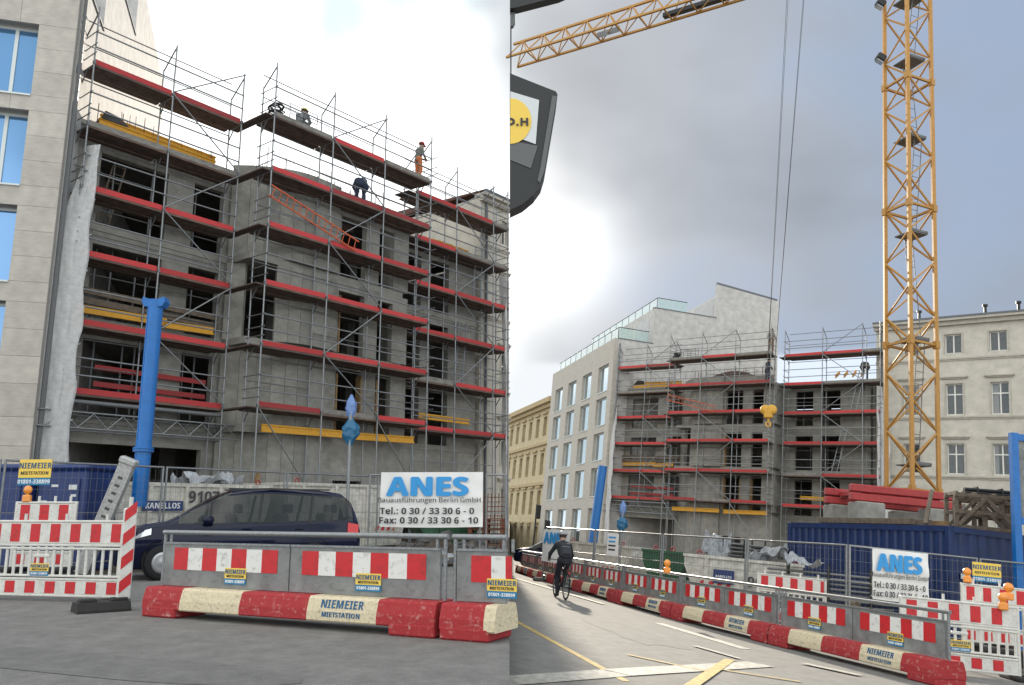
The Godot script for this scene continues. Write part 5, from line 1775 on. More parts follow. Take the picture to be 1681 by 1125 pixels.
# joints by name -> bones of a clothed adult
func adult_bones(j: Dictionary, top: Color, legs: Color, shoe: Color, skin: Color, hair: Color) -> Array:
	var hip: Vector3 = j.hip
	var chest: Vector3 = j.chest
	var neck: Vector3 = j.neck
	var head: Vector3 = j.head
	var up := (head - neck).normalized()
	var look: Vector3 = j.look
	var r: Vector3 = j.get("right", (chest - hip).cross(look).normalized())
	var B := []
	B.append([hip - r * 0.07, hip + r * 0.07, 0.125, 0.125, legs])
	B.append([hip, (hip + chest) * 0.5, 0.13, 0.125, top])
	B.append([(hip + chest) * 0.5 - r * 0.05, chest - r * 0.08, 0.115, 0.125, top])
	B.append([(hip + chest) * 0.5 + r * 0.05, chest + r * 0.08, 0.115, 0.125, top])
	B.append([chest - r * 0.15, chest + r * 0.15, 0.085, 0.085, top])
	B.append([chest, neck, 0.075, 0.06, top])
	B.append([neck, head - up * 0.02, 0.055, 0.055, skin])
	B.append([head - up * 0.05 + look * 0.02, head - up * 0.02 + look * 0.03, 0.075, 0.08, skin])
	B.append([head + up * 0.03 - look * 0.01, head + up * 0.05 + look * 0.005, 0.098, 0.095, hair])
	B.append([head - up * 0.01 + look * 0.085, head - up * 0.035 + look * 0.105, 0.012, 0.016, skin])
	for s in ["l", "r"]:
		var k := -1.0 if s == "l" else 1.0
		var sh := chest + r * 0.18 * k + up * 0.02
		var el: Vector3 = j["elbow_" + s]
		var ha: Vector3 = j["hand_" + s]
		B.append([sh, el, 0.066, 0.05, top])
		B.append([el, ha, 0.05, 0.036, top])
		var fd := (ha - el).normalized()
		B.append([ha, ha + fd * 0.07, 0.034, 0.036, skin])
		for q in 4:
			var o := r * (q - 1.5) * 0.02
			B.append([ha + fd * 0.07 + o, ha + fd * (0.115 + 0.012 * (1 - absi(q - 1))) + o + look * 0.02, 0.0105, 0.009, skin])
		B.append([ha + fd * 0.02, ha + fd * 0.06 + look * 0.05, 0.013, 0.011, skin])
		var hp := hip + r * 0.1 * k
		var kn: Vector3 = j["knee_" + s]
		var an: Vector3 = j["ankle_" + s]
		B.append([hp, kn, 0.1, 0.066, legs])
		B.append([kn, an, 0.064, 0.045, legs])
		var toe: Vector3 = an + j.get("toe", look) * 0.16 + Vector3(0, -0.045, 0)
		B.append([an + Vector3(0, -0.04, 0) - j.get("toe", look) * 0.04, toe, 0.047, 0.038, shoe])
	return B

func hard_hat(parent: Node, head: Vector3, up: Vector3, look: Vector3, m: Material) -> void:
	var x := up.cross(look).normalized()
	var B := Basis(x, up.normalized(), look.normalized() if absf(up.dot(look)) < 0.05 else x.cross(up).normalized())
	var o := Node3D.new()
	put(parent, o, "hard_hat")
	o.transform = Transform3D(B, head + up * 0.055)
	inst(o, "shell", lathe(PackedVector2Array([Vector2(0, 0.115), Vector2(0.06, 0.1), Vector2(0.105, 0.06), Vector2(0.122, 0.0), Vector2(0.14, -0.012), Vector2(0.12, -0.02)]), 16), m)
	box(o, "peak", Vector3(0.16, 0.014, 0.09), Vector3(0, -0.01, 0.15), m)

func worker(T: Transform3D, pose: String, top: Color, legs: Color, hat: Material, label: String) -> void:
	var t := thing("person", label, "person", T)
	var j := {}
	var L := Vector3(0, 0, 1)
	match pose:
		"stand":
			j = {hip = Vector3(0, 0.93, 0), chest = Vector3(0, 1.36, 0.05), neck = Vector3(0, 1.47, 0.08), head = Vector3(0, 1.62, 0.14), look = Vector3(0, -0.3, 0.95).normalized(), toe = L,
				elbow_l = Vector3(-0.26, 1.12, 0.06), hand_l = Vector3(-0.1, 1.02, 0.3), elbow_r = Vector3(0.26, 1.12, 0.08), hand_r = Vector3(0.08, 1.06, 0.33),
				knee_l = Vector3(-0.12, 0.5, 0.06), ankle_l = Vector3(-0.13, 0.09, 0.0), knee_r = Vector3(0.12, 0.5, 0.03), ankle_r = Vector3(0.13, 0.09, -0.06), right = Vector3(1, 0, 0)}
		"bend":
			j = {hip = Vector3(0, 0.88, -0.1), chest = Vector3(0, 1.16, 0.28), neck = Vector3(0, 1.2, 0.39), head = Vector3(0, 1.22, 0.53), look = Vector3(0, -0.75, 0.66).normalized(), toe = L,
				elbow_l = Vector3(-0.27, 0.9, 0.36), hand_l = Vector3(-0.14, 0.66, 0.44), elbow_r = Vector3(0.27, 0.9, 0.36), hand_r = Vector3(0.14, 0.68, 0.46),
				knee_l = Vector3(-0.13, 0.48, 0.08), ankle_l = Vector3(-0.14, 0.09, -0.06), knee_r = Vector3(0.14, 0.48, 0.1), ankle_r = Vector3(0.15, 0.09, 0.02), right = Vector3(1, 0, 0)}
		"crouch":
			j = {hip = Vector3(0, 0.4, -0.12), chest = Vector3(0, 0.78, 0.12), neck = Vector3(0, 0.88, 0.18), head = Vector3(0, 1.01, 0.26), look = Vector3(0, -0.4, 0.92).normalized(), toe = L,
				elbow_l = Vector3(-0.25, 0.56, 0.25), hand_l = Vector3(-0.08, 0.42, 0.42), elbow_r = Vector3(0.25, 0.56, 0.25), hand_r = Vector3(0.08, 0.42, 0.42),
				knee_l = Vector3(-0.16, 0.5, 0.26), ankle_l = Vector3(-0.15, 0.09, 0.0), knee_r = Vector3(0.16, 0.5, 0.26), ankle_r = Vector3(0.15, 0.09, 0.0), right = Vector3(1, 0, 0)}
	var skin := Color(0.42, 0.25, 0.18)
	var B := adult_bones(j, top, legs, Color(0.05, 0.04, 0.035), skin, Color(0.05, 0.035, 0.03))
	inst(t, "body", figure_mesh(B, 0.018, 0.035), M.figure)
	if hat:
		hard_hat(t, j.head, (j.head - j.neck).normalized(), j.look, hat)

func cyclist(T: Transform3D) -> void:
	# rider: faces -z (away), on the saddle, dark clothes, backpack and pale helmet
	var t := thing("person", "cyclist in dark clothes with a backpack and pale helmet riding away", "person", T)
	var j := {hip = Vector3(0, 0.98, 0.12), chest = Vector3(0, 1.36, -0.14), neck = Vector3(0, 1.46, -0.2), head = Vector3(0, 1.6, -0.27), look = Vector3(0, -0.15, -0.98).normalized(), toe = Vector3(0, 0, -1),
		elbow_l = Vector3(0.31, 1.12, -0.3), hand_l = Vector3(0.27, 1.0, -0.5), elbow_r = Vector3(-0.31, 1.12, -0.3), hand_r = Vector3(-0.27, 1.0, -0.5),
		knee_l = Vector3(0.13, 0.72, -0.3), ankle_l = Vector3(0.11, 0.36, -0.1), knee_r = Vector3(-0.12, 0.56, -0.12), ankle_r = Vector3(-0.11, 0.14, 0.02), right = Vector3(-1, 0, 0)}
	var cloth := Color(0.022, 0.024, 0.03)
	var B := adult_bones(j, cloth, Color(0.018, 0.019, 0.024), Color(0.03, 0.03, 0.03), Color(0.4, 0.25, 0.19), Color(0.05, 0.035, 0.03))
	inst(t, "body", figure_mesh(B, 0.014, 0.035), M.figure)
	var up := Vector3(0, 0.95, -0.3).normalized()
	var o := inst(t, "helmet", lathe(PackedVector2Array([Vector2(0, 0.105), Vector2(0.07, 0.09), Vector2(0.115, 0.04), Vector2(0.125, -0.02), Vector2(0.11, -0.03)]), 18), M.helmet_grey, Transform3D(Basis(Vector3.RIGHT, -0.25), Vector3(0, 1.66, -0.27)))
	var bp := Node3D.new()
	put(t, bp, "backpack")
	bp.transform = Transform3D(Basis(Vector3.RIGHT, -0.58), Vector3(0, 1.24, 0.13))
	cbox(bp, "bag", Vector3(0.31, 0.44, 0.17), Vector3.ZERO, M.backpack, 0.05)
	cbox(bp, "pocket", Vector3(0.25, 0.2, 0.05), Vector3(0, -0.08, 0.1), M.backpack, 0.02)
	box(bp, "reflective_strip", Vector3(0.2, 0.018, 0.01), Vector3(0, 0.06, 0.09), M.galvanised_dull)
	# bicycle
	var b := thing("bicycle", "black city bicycle under the dark clothed rider", "bicycle", T)
	for z in [0.5, -0.56]:
		var w := Node3D.new()
		put(b, w, "wheel")
		w.transform = Transform3D(Basis(Vector3.FORWARD, PI / 2), Vector3(0, 0.34, z))
		var ty := TorusMesh.new()
		ty.inner_radius = 0.305
		ty.outer_radius = 0.345
		ty.rings = 36
		ty.ring_segments = 8
		inst(w, "tyre", ty, M.tyre)
		var rm := TorusMesh.new()
		rm.inner_radius = 0.288
		rm.outer_radius = 0.308
		rm.rings = 36
		rm.ring_segments = 6
		inst(w, "rim", rm, M.galvanised)
		for i in 16:
			var a := TAU * i / 16
			tube(w, "spoke", Vector3(0, 0.02 if i % 2 else -0.02, 0), Vector3(cos(a) * 0.29, 0, sin(a) * 0.29), 0.0025, M.galvanised, 4)
		tube(w, "hub", Vector3(0, -0.05, 0), Vector3(0, 0.05, 0), 0.025, M.galvanised)
	var fr := Node3D.new()
	put(b, fr, "frame")
	var bb := Vector3(0, 0.29, 0.03)
	var seat := Vector3(0, 0.8, 0.17)
	var hd := Vector3(0, 0.82, -0.36)
	for k in [[bb, seat], [bb, hd + Vector3(0, -0.12, 0.0)], [seat + Vector3(0, -0.05, 0), hd], [hd + Vector3(0, 0.14, 0.05), hd + Vector3(0, -0.16, -0.03)]]:
		tube(fr, "tube", k[0], k[1], 0.018, M.car_black)
	for s in [-0.05, 0.05]:
		tube(fr, "chain_stay", bb + Vector3(s, 0, 0), Vector3(s, 0.34, 0.5), 0.011, M.car_black)
		tube(fr, "seat_stay", seat + Vector3(s, -0.05, 0), Vector3(s, 0.34, 0.5), 0.009, M.car_black)
		tube(fr, "fork_blade", hd + Vector3(s, -0.16, -0.03), Vector3(s, 0.34, -0.56), 0.012, M.car_black)
	tube(b, "seat_post", seat, seat + Vector3(0, 0.1, 0.02), 0.014, M.galvanised)
	cbox(b, "saddle", Vector3(0.16, 0.05, 0.26), seat + Vector3(0, 0.12, 0.02), M.car_black, 0.02)
	tube(b, "stem", hd + Vector3(0, 0.14, 0.05), hd + Vector3(0, 0.17, -0.08), 0.014, M.galvanised)
	tube(b, "handlebar", Vector3(-0.3, 0.98, -0.46), Vector3(0.3, 0.98, -0.46), 0.013, M.galvanised)
	inst(b, "chain_ring", lathe(PackedVector2Array([Vector2(0, -0.005), Vector2(0.09, -0.005), Vector2(0.09, 0.005), Vector2(0, 0.005)]), 18), M.dark_metal, Transform3D(Basis(Vector3.FORWARD, PI / 2), bb + Vector3(-0.06, 0, 0)))
	for s in [-1.0, 1.0]:
		tube(b, "crank", bb + Vector3(0.08 * s, 0, 0), bb + Vector3(0.08 * s, 0.1 * s - 0.02, -0.1 * s), 0.009, M.dark_metal)
		cbox(b, "pedal", Vector3(0.09, 0.02, 0.07), bb + Vector3(0.13 * s, 0.1 * s - 0.02, -0.1 * s), M.car_black, 0.005)
	var rk := Node3D.new()
	put(b, rk, "rack")
	for s in [-0.06, 0.06]:
		tube(rk, "bar", Vector3(s, 0.74, 0.2), Vector3(s, 0.74, 0.66), 0.006, M.dark_metal, 5)
		tube(rk, "strut", Vector3(s, 0.74, 0.6), Vector3(s, 0.34, 0.5), 0.006, M.dark_metal, 5)
	box(b, "mudguard", Vector3(0.05, 0.01, 0.3), Vector3(0, 0.71, 0.5), M.car_black)
	cbox(b, "rear_light", Vector3(0.05, 0.04, 0.03), Vector3(0, 0.68, 0.68), M.tail_red, 0.008)

# ---------------------------------------------------------------- what stands along the upper street (left)
func upper_street() -> void:
	var g := "heavy barriers along the upper street"
	var b1 := run(Vector3(-4.46, 0, -10.59), Vector3(-0.78, 0, -8.755))
	traffic_barrier(b1 * Transform3D(Basis.IDENTITY, Vector3(0, 0, -0.25)), 4.12, "complete red and cream barrier with grey panels in front of the parked car", g, [0.6, 0.55])
	traffic_barrier(b1 * Transform3D(Basis.IDENTITY, Vector3(4.18, 0, -0.25)), 0.62, "cut-off end of a second red barrier on the dark asphalt below the white banner", g, [0.93])
	plastic_barrier(run(Vector3(-7.95, 0, -12.62), Vector3(-5.36, 0, -12.05)), 2.62, "white plastic barrier with red fields left of the striped beacon", "plastic barriers of the upper street")
	beacon(Transform3D(Basis(Vector3.UP, deg_to_rad(38)), Vector3(-4.99, 0, -11.25)), "slim red and white beacon on a rubber foot at the barrier end")
	var pb := Transform3D(heading(94), Vector3(-8.2, 0.28, -14.2))
	plastic_barrier(pb, 1.06, "short white and red plastic barrier raised in front of the blue cabins", "plastic barriers of the upper street", false)
	var ft := thing("rubber_foot", "black rubber feet stacked under the short plastic barrier", "rubber foot", pb)
	for i in 2:
		cbox(ft, "block", Vector3(1.0, 0.13, 0.42), Vector3(0.53, -0.215 + 0.135 * i, 0), M.rubber, 0.025)
	warning_lamp(Transform3D(Basis.IDENTITY, Vector3(-8.02, 1.38, -14.18)), "orange warning lamp above the short plastic barrier by the yellow sign", "orange warning lamps", 0.85)
	parked_car(run(Vector3(-7.16, 0, -15.45), Vector3(-3.06, 0, -17.15)) * Transform3D(Basis.from_scale(Vector3(0.965, 0.97, 0.97)), Vector3(0, 0, -0.9)), "dark navy family car parked behind the barrier")
	# mesh fence
	var fg := "mesh fence panels of the upper street"
	var f := [Vector3(-11.6, 0, -13.4), Vector3(-9.62, 0, -16.1), Vector3(-7.66, 0, -18.85), Vector3(-5.7, 0, -21.6), Vector3(-3.75, 0, -24.2)]
	var fn := ["mesh fence panel carrying the yellow rental sign", "mesh fence panel crossing in front of the leaning metal beam", "mesh fence panel behind the roof of the parked car", "mesh fence panel behind the bagged road sign"]
	for i in 4:
		fence_panel(FL, f[i], f[i + 1], 2.2, fn[i], fg)
	fence_panel(FL, Vector3(-3.52, 0, -21.0), Vector3(-0.72, 0, -20.9), 2.12, "mesh fence panel holding up the white banner beside the car", fg)
	fence_panel(FL, Vector3(-0.66, 0, -20.9), Vector3(-0.09, 0, -20.9), 2.12, "narrow end of the mesh fence next to the white banner", fg)
	rental_sign(Transform3D(heading(100), Vector3(-8.9, 1.93, -15.9)), 0.68, "yellow and blue rental sign on the fence beside the limestone building")
	banner(Transform3D(heading(93), Vector3(-3.2, 0.86, -20.85)), 2.5, 1.3, "white company banner on the mesh fence right behind the parked car")
	# blue cabins
	for i in 2:
		var c := thing("portable_cabin", ["plain dark blue site cabin farthest towards the picture edge", "dark blue site cabin with white stickers by the skip"][i], "cabin", Transform3D(heading(98), Vector3(-11.15 + 1.22 * i, 0, -17.9 + 0.0 * i)), "blue site cabins")
		cbox(c, "body", Vector3(1.12, 2.05, 1.12), Vector3(0.56, 1.03, -0.56), M.navy, 0.03)
		cbox(c, "roof", Vector3(1.18, 0.14, 1.18), Vector3(0.56, 2.13, -0.56), M.navy, 0.06)
		cbox(c, "door", Vector3(0.82, 1.85, 0.03), Vector3(0.56, 0.98, 0.015), M.navy, 0.012)
		cbox(c, "latch", Vector3(0.05, 0.14, 0.03), Vector3(0.24, 1.05, 0.045), M.galvanised_dull, 0.008)
		if i == 1:
			for k in [[0.42, 1.75, 0.16, 0.05], [0.83, 1.72, 0.18, 0.1], [0.86, 1.55, 0.12, 0.05], [0.2, 1.38, 0.14, 0.14]]:
				box(c, "sticker", Vector3(k[2], k[3], 0.004), Vector3(k[0], k[1], 0.034), M.sticker_white)
	# skips
	var s1 := run(Vector3(-9.9, 0, -19.75), Vector3(-6.75, 0, -24.05))
	skip(s1, 5.3, 1.84, M.skip_white, "white skip with dark digits behind the mesh fence and blue pipe", [["9107", 3.15, 1.58, 0.3], ["KANELLOS", 2.0, 1.36, 0.14, 1.1, 0.24, 0, "ink_white"]])
	crumpled_sheet(s1 * Transform3D(Basis.IDENTITY, Vector3(3.7, 1.8, -0.8)), "waste_sheet", 1.6, 1.2, 0.55, M.tarp_grey, "pale crumpled sheet of waste sticking out of the skip with digits", "waste", 4)
	skip(run(Vector3(-6.5, 0, -24.4), Vector3(-3.4, 0, -28.6)), 5.2, 1.95, M.skip_white, "white skip with red stripes behind the tail of the car", [])
	var g2 := skip(run(Vector3(-2.75, 0, -25.6), Vector3(-1.0, 0, -26.2)), 1.9, 0.95, M.skip_green, "small green skip behind the white banner", [], false)
	# leaning perforated beam
	var lb := thing("metal_beam", "pale perforated metal beam leaning behind the fence beside the cabins", "beam", FL)
	bar(lb, "box_section", Vector3(-8.62, 0.02, -17.45), Vector3(-7.78, 2.2, -17.25), 0.3, 0.14, M.pale_steel)
	var bd := (Vector3(-7.78, 2.2, -17.25) - Vector3(-8.62, 0.02, -17.45))
	var ab := axis_basis(bd)
	for i in 9:
		var p := Vector3(-8.62, 0.02, -17.45) + bd * (0.3 + 0.07 * i)
		for z in [-0.074, 0.074]:
			box(lb, "slot", Vector3(0.1, 0.05, 0.006), p + ab.z * z, M.skip_dark, ab)
	cbox(lb, "end_cap", Vector3(0.36, 0.14, 0.2), Vector3(-7.77, 2.22, -17.25), M.pale_steel, 0.03, ab)
	blue_pipe(Transform3D(Basis.IDENTITY, Vector3(-7.9, 0, -18.85)) * Transform3D(Basis(Vector3.FORWARD, 0.0), Vector3(-0.36, 0, -0.15)), 1.33, 5.95, 0.17, "thick bright blue pipe with a forked head in front of the near scaffold", true)
	bagged_sign(Transform3D(Basis.IDENTITY, Vector3(-3.66, 0, -19.1)), 3.62, "road sign pole wrapped in blue plastic bags behind the car")
	# clutter beside the banner
	rubble(Transform3D(Basis.IDENTITY, Vector3(-1.75, 0, -22.9)), "low heap of broken stone and timber under the white banner", "rubble", Vector3(3.2, 0.65, 1.6), 130, [M.retaining], 5)
	crumpled_sheet(Transform3D(Basis.IDENTITY, Vector3(-1.7, 0.0, -20.0)), "plastic_sheet", 1.9, 0.8, 0.42, M.tarp_grey, "crumpled white plastic sheet on the ground below the banner", "sheet", 9)
	crumpled_sheet(Transform3D(Basis.IDENTITY, Vector3(-0.6, 0.0, -19.4)), "plastic_sheet", 0.95, 0.7, 0.4, M.tarp_grey, "grey plastic sheet heaped at the very end of the fence", "sheet", 12)
	for i in 3:
		plank_thing(FL, "plank", Vector3(-3.3 + 0.2 * i, 0.08 + 0.06 * i, -20.3 + 0.12 * i), Vector3(-0.9 - 0.3 * i, 0.1 + 0.07 * i, -20.1 + 0.2 * i), 0.16, 0.05, M.timber, ["lowest", "middle", "topmost"][i] + " pale plank lying under the white banner", "plank", "planks under the white banner")
	plank_thing(FL, "plank", Vector3(-8.2, 0.05, -26.3), Vector3(-8.0, 2.4, -26.9), 0.16, 0.05, M.timber, "plank standing upright against the scaffold gateway post", "plank")
	var rm := thing("reinforcement_mesh", "rusty reinforcement mesh standing beside the scaffold end", "steel mesh", Transform3D(heading(95), Vector3(-1.35, 0, -26.2)))
	for i in 11:
		tube(rm, "bar", Vector3(0.11 * i, 0.0, 0), Vector3(0.11 * i + 0.05, 1.75, -0.2), 0.011, M.rust, 5)
	for i in 12:
		tube(rm, "bar", Vector3(0, 0.1 + 0.14 * i, 0.012 - 0.016 * i), Vector3(1.15, 0.1 + 0.14 * i, 0.012 - 0.016 * i), 0.011, M.rust, 5)
	var pal := thing("pallet_stack", "stack of rusty brown pallets behind the fence end", "pallets", Transform3D(heading(92), Vector3(-1.3, 0, -25.0)))
	for i in 7:
		for k in 5:
			box(pal, "slat", Vector3(1.1, 0.022, 0.12), Vector3(0.55, 0.13 + 0.145 * i, -0.06 - 0.2 * k), M.rust)
		for x in [0.08, 0.55, 1.02]:
			box(pal, "block", Vector3(0.12, 0.1, 0.9), Vector3(x, 0.065 + 0.145 * i, -0.45), M.rust)

# ---------------------------------------------------------------- what stands along the lower street (right)
func lower_street() -> void:
	var pts := [Vector3(5.94, 0, -12.1), Vector3(4.79, 0, -15.95), Vector3(3.75, 0, -19.8), Vector3(2.95, 0, -23.7), Vector3(2.25, 0, -27.6), Vector3(1.6, 0, -31.5), Vector3(0.95, 0, -35.4), Vector3(0.4, 0, -39.1)]
	var ord := ["nearest barrier of the long row, touching the white plastic barrier", "second barrier of the long row counted from the plastic barriers", "third barrier of the long row, beyond the small orange lamp", "fourth barrier of the long row, beside the cyclist's back wheel", "fifth barrier of the long row, ahead of the cyclist", "sixth barrier of the long row counted from the plastic barriers", "farthest barrier of the long row by the ochre house"]
	for i in 7:
		var d: Vector3 = pts[i] - pts[i + 1]
		traffic_barrier(FR * run(pts[i + 1], pts[i]) * Transform3D(Basis.IDENTITY, Vector3(0.02, 0, -0.25)), d.length() - 0.05, "red and cream " + ord[i], "long row of barriers on the lower street", [0.5, 0.5])
	warning_lamp(FR * Transform3D(Basis(Vector3.UP, 0.3), Vector3(3.62, 0.98, -19.75)), "small orange lamp on the rail of the long barrier row", "orange warning lamps", 0.95)
	plastic_barrier(FR * run(Vector3(6.35, 0, -14.15), Vector3(8.2, 0, -14.05)), 1.85, "white plastic barrier touching the end of the long barrier row", "plastic barriers of the lower street")
	plastic_barrier(FR * run(Vector3(8.26, 0, -14.05), Vector3(10.1, 0, -14.5)), 1.9, "white plastic barrier running out at the picture edge", "plastic barriers of the lower street")
	plastic_barrier(FR * Transform3D(Basis.IDENTITY, Vector3(0, 0.3, 0)) * run(Vector3(8.5, 0, -16.4), Vector3(10.6, 0, -16.6)), 2.1, "rear white plastic barrier behind the orange lamps", "plastic barriers of the lower street", false)
	var blk := thing("rubber_foot", "black rubber block under the rear plastic barrier by the orange lamps", "rubber foot", FR * run(Vector3(8.5, 0, -16.4), Vector3(10.6, 0, -16.6)))
	cbox(blk, "block", Vector3(2.0, 0.29, 0.45), Vector3(1.05, 0.148, 0), M.rubber, 0.03)
	var lp := [[Vector3(7.93, 1.04, -14.0), "lowest of the three orange lamps at the plastic barriers"], [Vector3(8.07, 1.2, -14.08), "middle lamp of the three orange lamps at the plastic barriers"], [Vector3(8.62, 1.42, -16.38), "topmost of the three orange lamps, on the rear plastic barrier"]]
	for k in lp:
		warning_lamp(FR * Transform3D(Basis(Vector3.UP, -0.4), k[0]), k[1], "orange warning lamps", 0.85)
	# fence
	var f := [Vector3(1.35, 0, -32.6), Vector3(2.9, 0, -29.3), Vector3(4.6, 0, -26.0), Vector3(6.2, 0, -22.6), Vector3(7.5, 0, -19.2), Vector3(10.62, 0, -19.65), Vector3(14.0, 0, -20.1)]
	var fl := ["mesh fence panel with the pale banner ahead of the cyclist", "mesh fence panel with the small white notice", "mesh fence panel in front of the green bin", "mesh fence panel in front of the white skip with digits", "mesh fence panel carrying the white banner before the blue container", "mesh fence panel with the yellow sign before the blue container"]
	for i in 6:
		fence_panel(FR, f[i], f[i + 1], 2.0, fl[i], "mesh fence panels of the lower street")
	banner(FR * run(Vector3(7.72, 0, -18.95), Vector3(10.0, 0, -19.25)) * Transform3D(Basis.IDENTITY, Vector3(0.15, 0.90, 0.12)), 1.30, 1.06, "white company banner on the fence in front of the blue container")
	banner(FR * run(Vector3(1.33, 0, -32.5), Vector3(2.9, 0, -29.2)) * Transform3D(Basis.IDENTITY, Vector3(0.1, 0.75, 0.12)), 2.0, 1.15, "small pale banner on the fence ahead of the cyclist", true)
	rental_sign(FR * Transform3D(heading(98), Vector3(10.7, 1.68, -19.5)), 0.6, "yellow and blue rental sign on the fence beside the blue container")
	var ns := thing("notice_board", "small white notice with blue print on the fence behind the cyclist", "sign", FR * run(Vector3(3.0, 0, -29.0), Vector3(4.6, 0, -25.9)))
	cbox(ns, "board", Vector3(0.62, 0.72, 0.02), Vector3(0.9, 1.55, 0.06), M.banner, 0.006)
	for i in 4:
		box(ns, "printed_field", Vector3(0.42 - 0.05 * (i % 2), 0.05, 0.004), Vector3(0.88, 1.78 - 0.13 * i, 0.073), M.ink_sky if i < 2 else M.ink_dark)
	# skips, bin, tubes
	var s := FR * run(Vector3(5.45, 0, -26.9), Vector3(9.1, 0, -25.7))
	skip(s, 3.75, 1.42, M.skip_white, "white skip with dark digits full of waste beyond the long barrier row", [["9015", 2.35, 0.85, 0.3], ["KANELLOS", 1.2, 0.92, 0.07, 0.62, 0.4, 0, "ink_white"]])
	crumpled_sheet(s * Transform3D(Basis(Vector3.RIGHT, 0.5), Vector3(0.9, 1.5, -0.7)), "waste_sheet", 0.8, 1.0, 0.7, M.tarp_grey, "tall pale sheet of waste at the outer end of the waste skip", "waste", 15)
	crumpled_sheet(s * Transform3D(Basis(Vector3.BACK, 0.3), Vector3(2.5, 1.45, -0.6)), "waste_sheet", 1.3, 1.0, 0.55, M.tarp_grey, "bright folded sheet of waste in the middle of the waste skip", "waste", 22)
	skip(FR * run(Vector3(2.3, 0, -35.2), Vector3(4.6, 0, -32.2)), 3.7, 1.5, M.skip_white, "distant white skip behind the small notice board", [], true)
	var gb := FR * run(Vector3(4.6, 0, -29.8), Vector3(6.2, 0, -29.0))
	skip(gb, 1.5, 1.45, M.skip_green, "dark green bin beyond the row of barriers", [], false)
	tube_stack(FR * run(Vector3(6.75, 0, -22.4), Vector3(9.4, 0, -21.4)), 2.8, 9, 10, "rack of galvanised scaffold tubes in front of the blue container", M.galvanised_dull, 0.034)
	tube_stack(FR * run(Vector3(6.6, 0, -26.9), Vector3(8.2, 0, -27.6)) * Transform3D(Basis.IDENTITY, Vector3(0, 1.0, -0.5)), 2.4, 8, 7, "pale stack of scaffold parts between waste skip and blue container", M.galvanised, 0.03)
	crumpled_sheet(FR * Transform3D(Basis.IDENTITY, Vector3(7.5, 1.42, -22.2)), "plastic_sheet", 0.9, 0.6, 0.4, M.tarp_grey, "crumpled plastic sheet on top of the scaffold tube rack", "sheet", 31)
	rubble(FR * Transform3D(Basis.IDENTITY, Vector3(8.3, 0, -20.4)), "stony heap under the white banner before the container", "rubble", Vector3(3.0, 0.7, 1.3), 110, [M.timber_old], 15)
	plastic_barrier(FR * Transform3D(Basis.IDENTITY, Vector3(0, 0.08, 0)) * run(Vector3(5.9, 0, -20.6), Vector3(7.3, 0, -19.9)), 1.55, "white and red plastic barrier half hidden behind the second barrier", "plastic barriers of the lower street", false)
	container(FR * run(Vector3(8.5, 0, -26.45), Vector3(10.53, 0, -20.8)) * Transform3D(Basis.IDENTITY, Vector3(-0.05, 0.13, 0)), "dark blue corrugated shipping container below the crane base")
	# on the container roof
	var cr := FR * run(Vector3(8.5, 0, -26.45), Vector3(10.53, 0, -20.8))
	for i in 3:
		plank_thing(cr, "timber_baulk", Vector3(1.0 + 0.3 * i, 2.84 , -0.35 - 0.3 * i), Vector3(4.6 + 0.25 * i, 2.84, -0.3 - 0.3 * i), 0.16, 0.15, M.timber if i == 2 else M.timber_old, ["front", "middle", "rear"][i] + " timber baulk lying along the container roof", "timber", "timber baulks on the container roof")
	timber_frame(cr * Transform3D(Basis(Vector3.UP, deg_to_rad(62)), Vector3(5.35, 2.75, -0.95)), 1.35, 0.85, 0.7, "old wooden trestle frame standing on the container roof")
	plank_thing(cr, "timber_baulk", Vector3(4.9, 2.8, -0.4), Vector3(4.35, 3.75, -1.2), 0.1, 0.06, M.timber_old, "board leaning aslant against the red crane girders", "timber")
	var bn := thing("dark_bundle", "strapped dark bundle lying on the trestle beside the crane mast", "bundle", cr * Transform3D(Basis(Vector3.UP, deg_to_rad(60)), Vector3(4.75, 3.64, -1.9)))
	for i in 8:
		tube(bn, "bar", Vector3(0, 0.05 + 0.08 * (i / 3), -0.1 * (i % 3)), Vector3(1.2, 0.05 + 0.08 * (i / 3), -0.1 * (i % 3)), 0.045, M.dark_metal)
	for x in [0.3, 0.9]:
		box(bn, "strap", Vector3(0.04, 0.3, 0.34), Vector3(x, 0.14, -0.1), M.housing)
	timber_frame(cr * Transform3D(Basis(Vector3.UP, deg_to_rad(60)), Vector3(4.7, 2.75, -1.75)), 1.25, 0.8, 0.35, "low wooden trestle under the strapped dark bundle")
	var cb := FR * Transform3D(Basis.IDENTITY, Vector3(13.2, 0, -28.4))
	tower_crane(cb, 20.0, -54.5)
	var bl := ["front pile of concrete ballast under the end of the red girders", "front pile of concrete ballast below the crane mast", "rear pile of concrete ballast under the end of the red girders", "rear pile of concrete ballast below the crane mast"]
	var bi := 0
	for z in [1.1, -1.1]:
		for x in [-1.95, 0.3]:
			ballast_stack(cb * Transform3D(Basis.IDENTITY, Vector3(x, 0, z)), bl[bi])
			bi += 1
	# blue portal at the picture edge
	var bp := thing("blue_board_frame", "blue framed site board cut by the picture edge", "sign board", FR * Transform3D(heading(88), Vector3(11.62, 0, -20.0)))
	for x in [0.08, 2.6]:
		bar(bp, "post", Vector3(x, 0, 0), Vector3(x, 5.0, 0), 0.16, 0.14, M.pipe_blue)
	for y in [4.9, 2.95]:
		bar(bp, "rail", Vector3(0.17, y, 0), Vector3(2.5, y, 0), 0.16, 0.13, M.pipe_blue)
	span_box(bp, "board", Vector3(0.17, 3.03, -0.03), Vector3(2.5, 4.82, 0.03), M.barrier_grey)
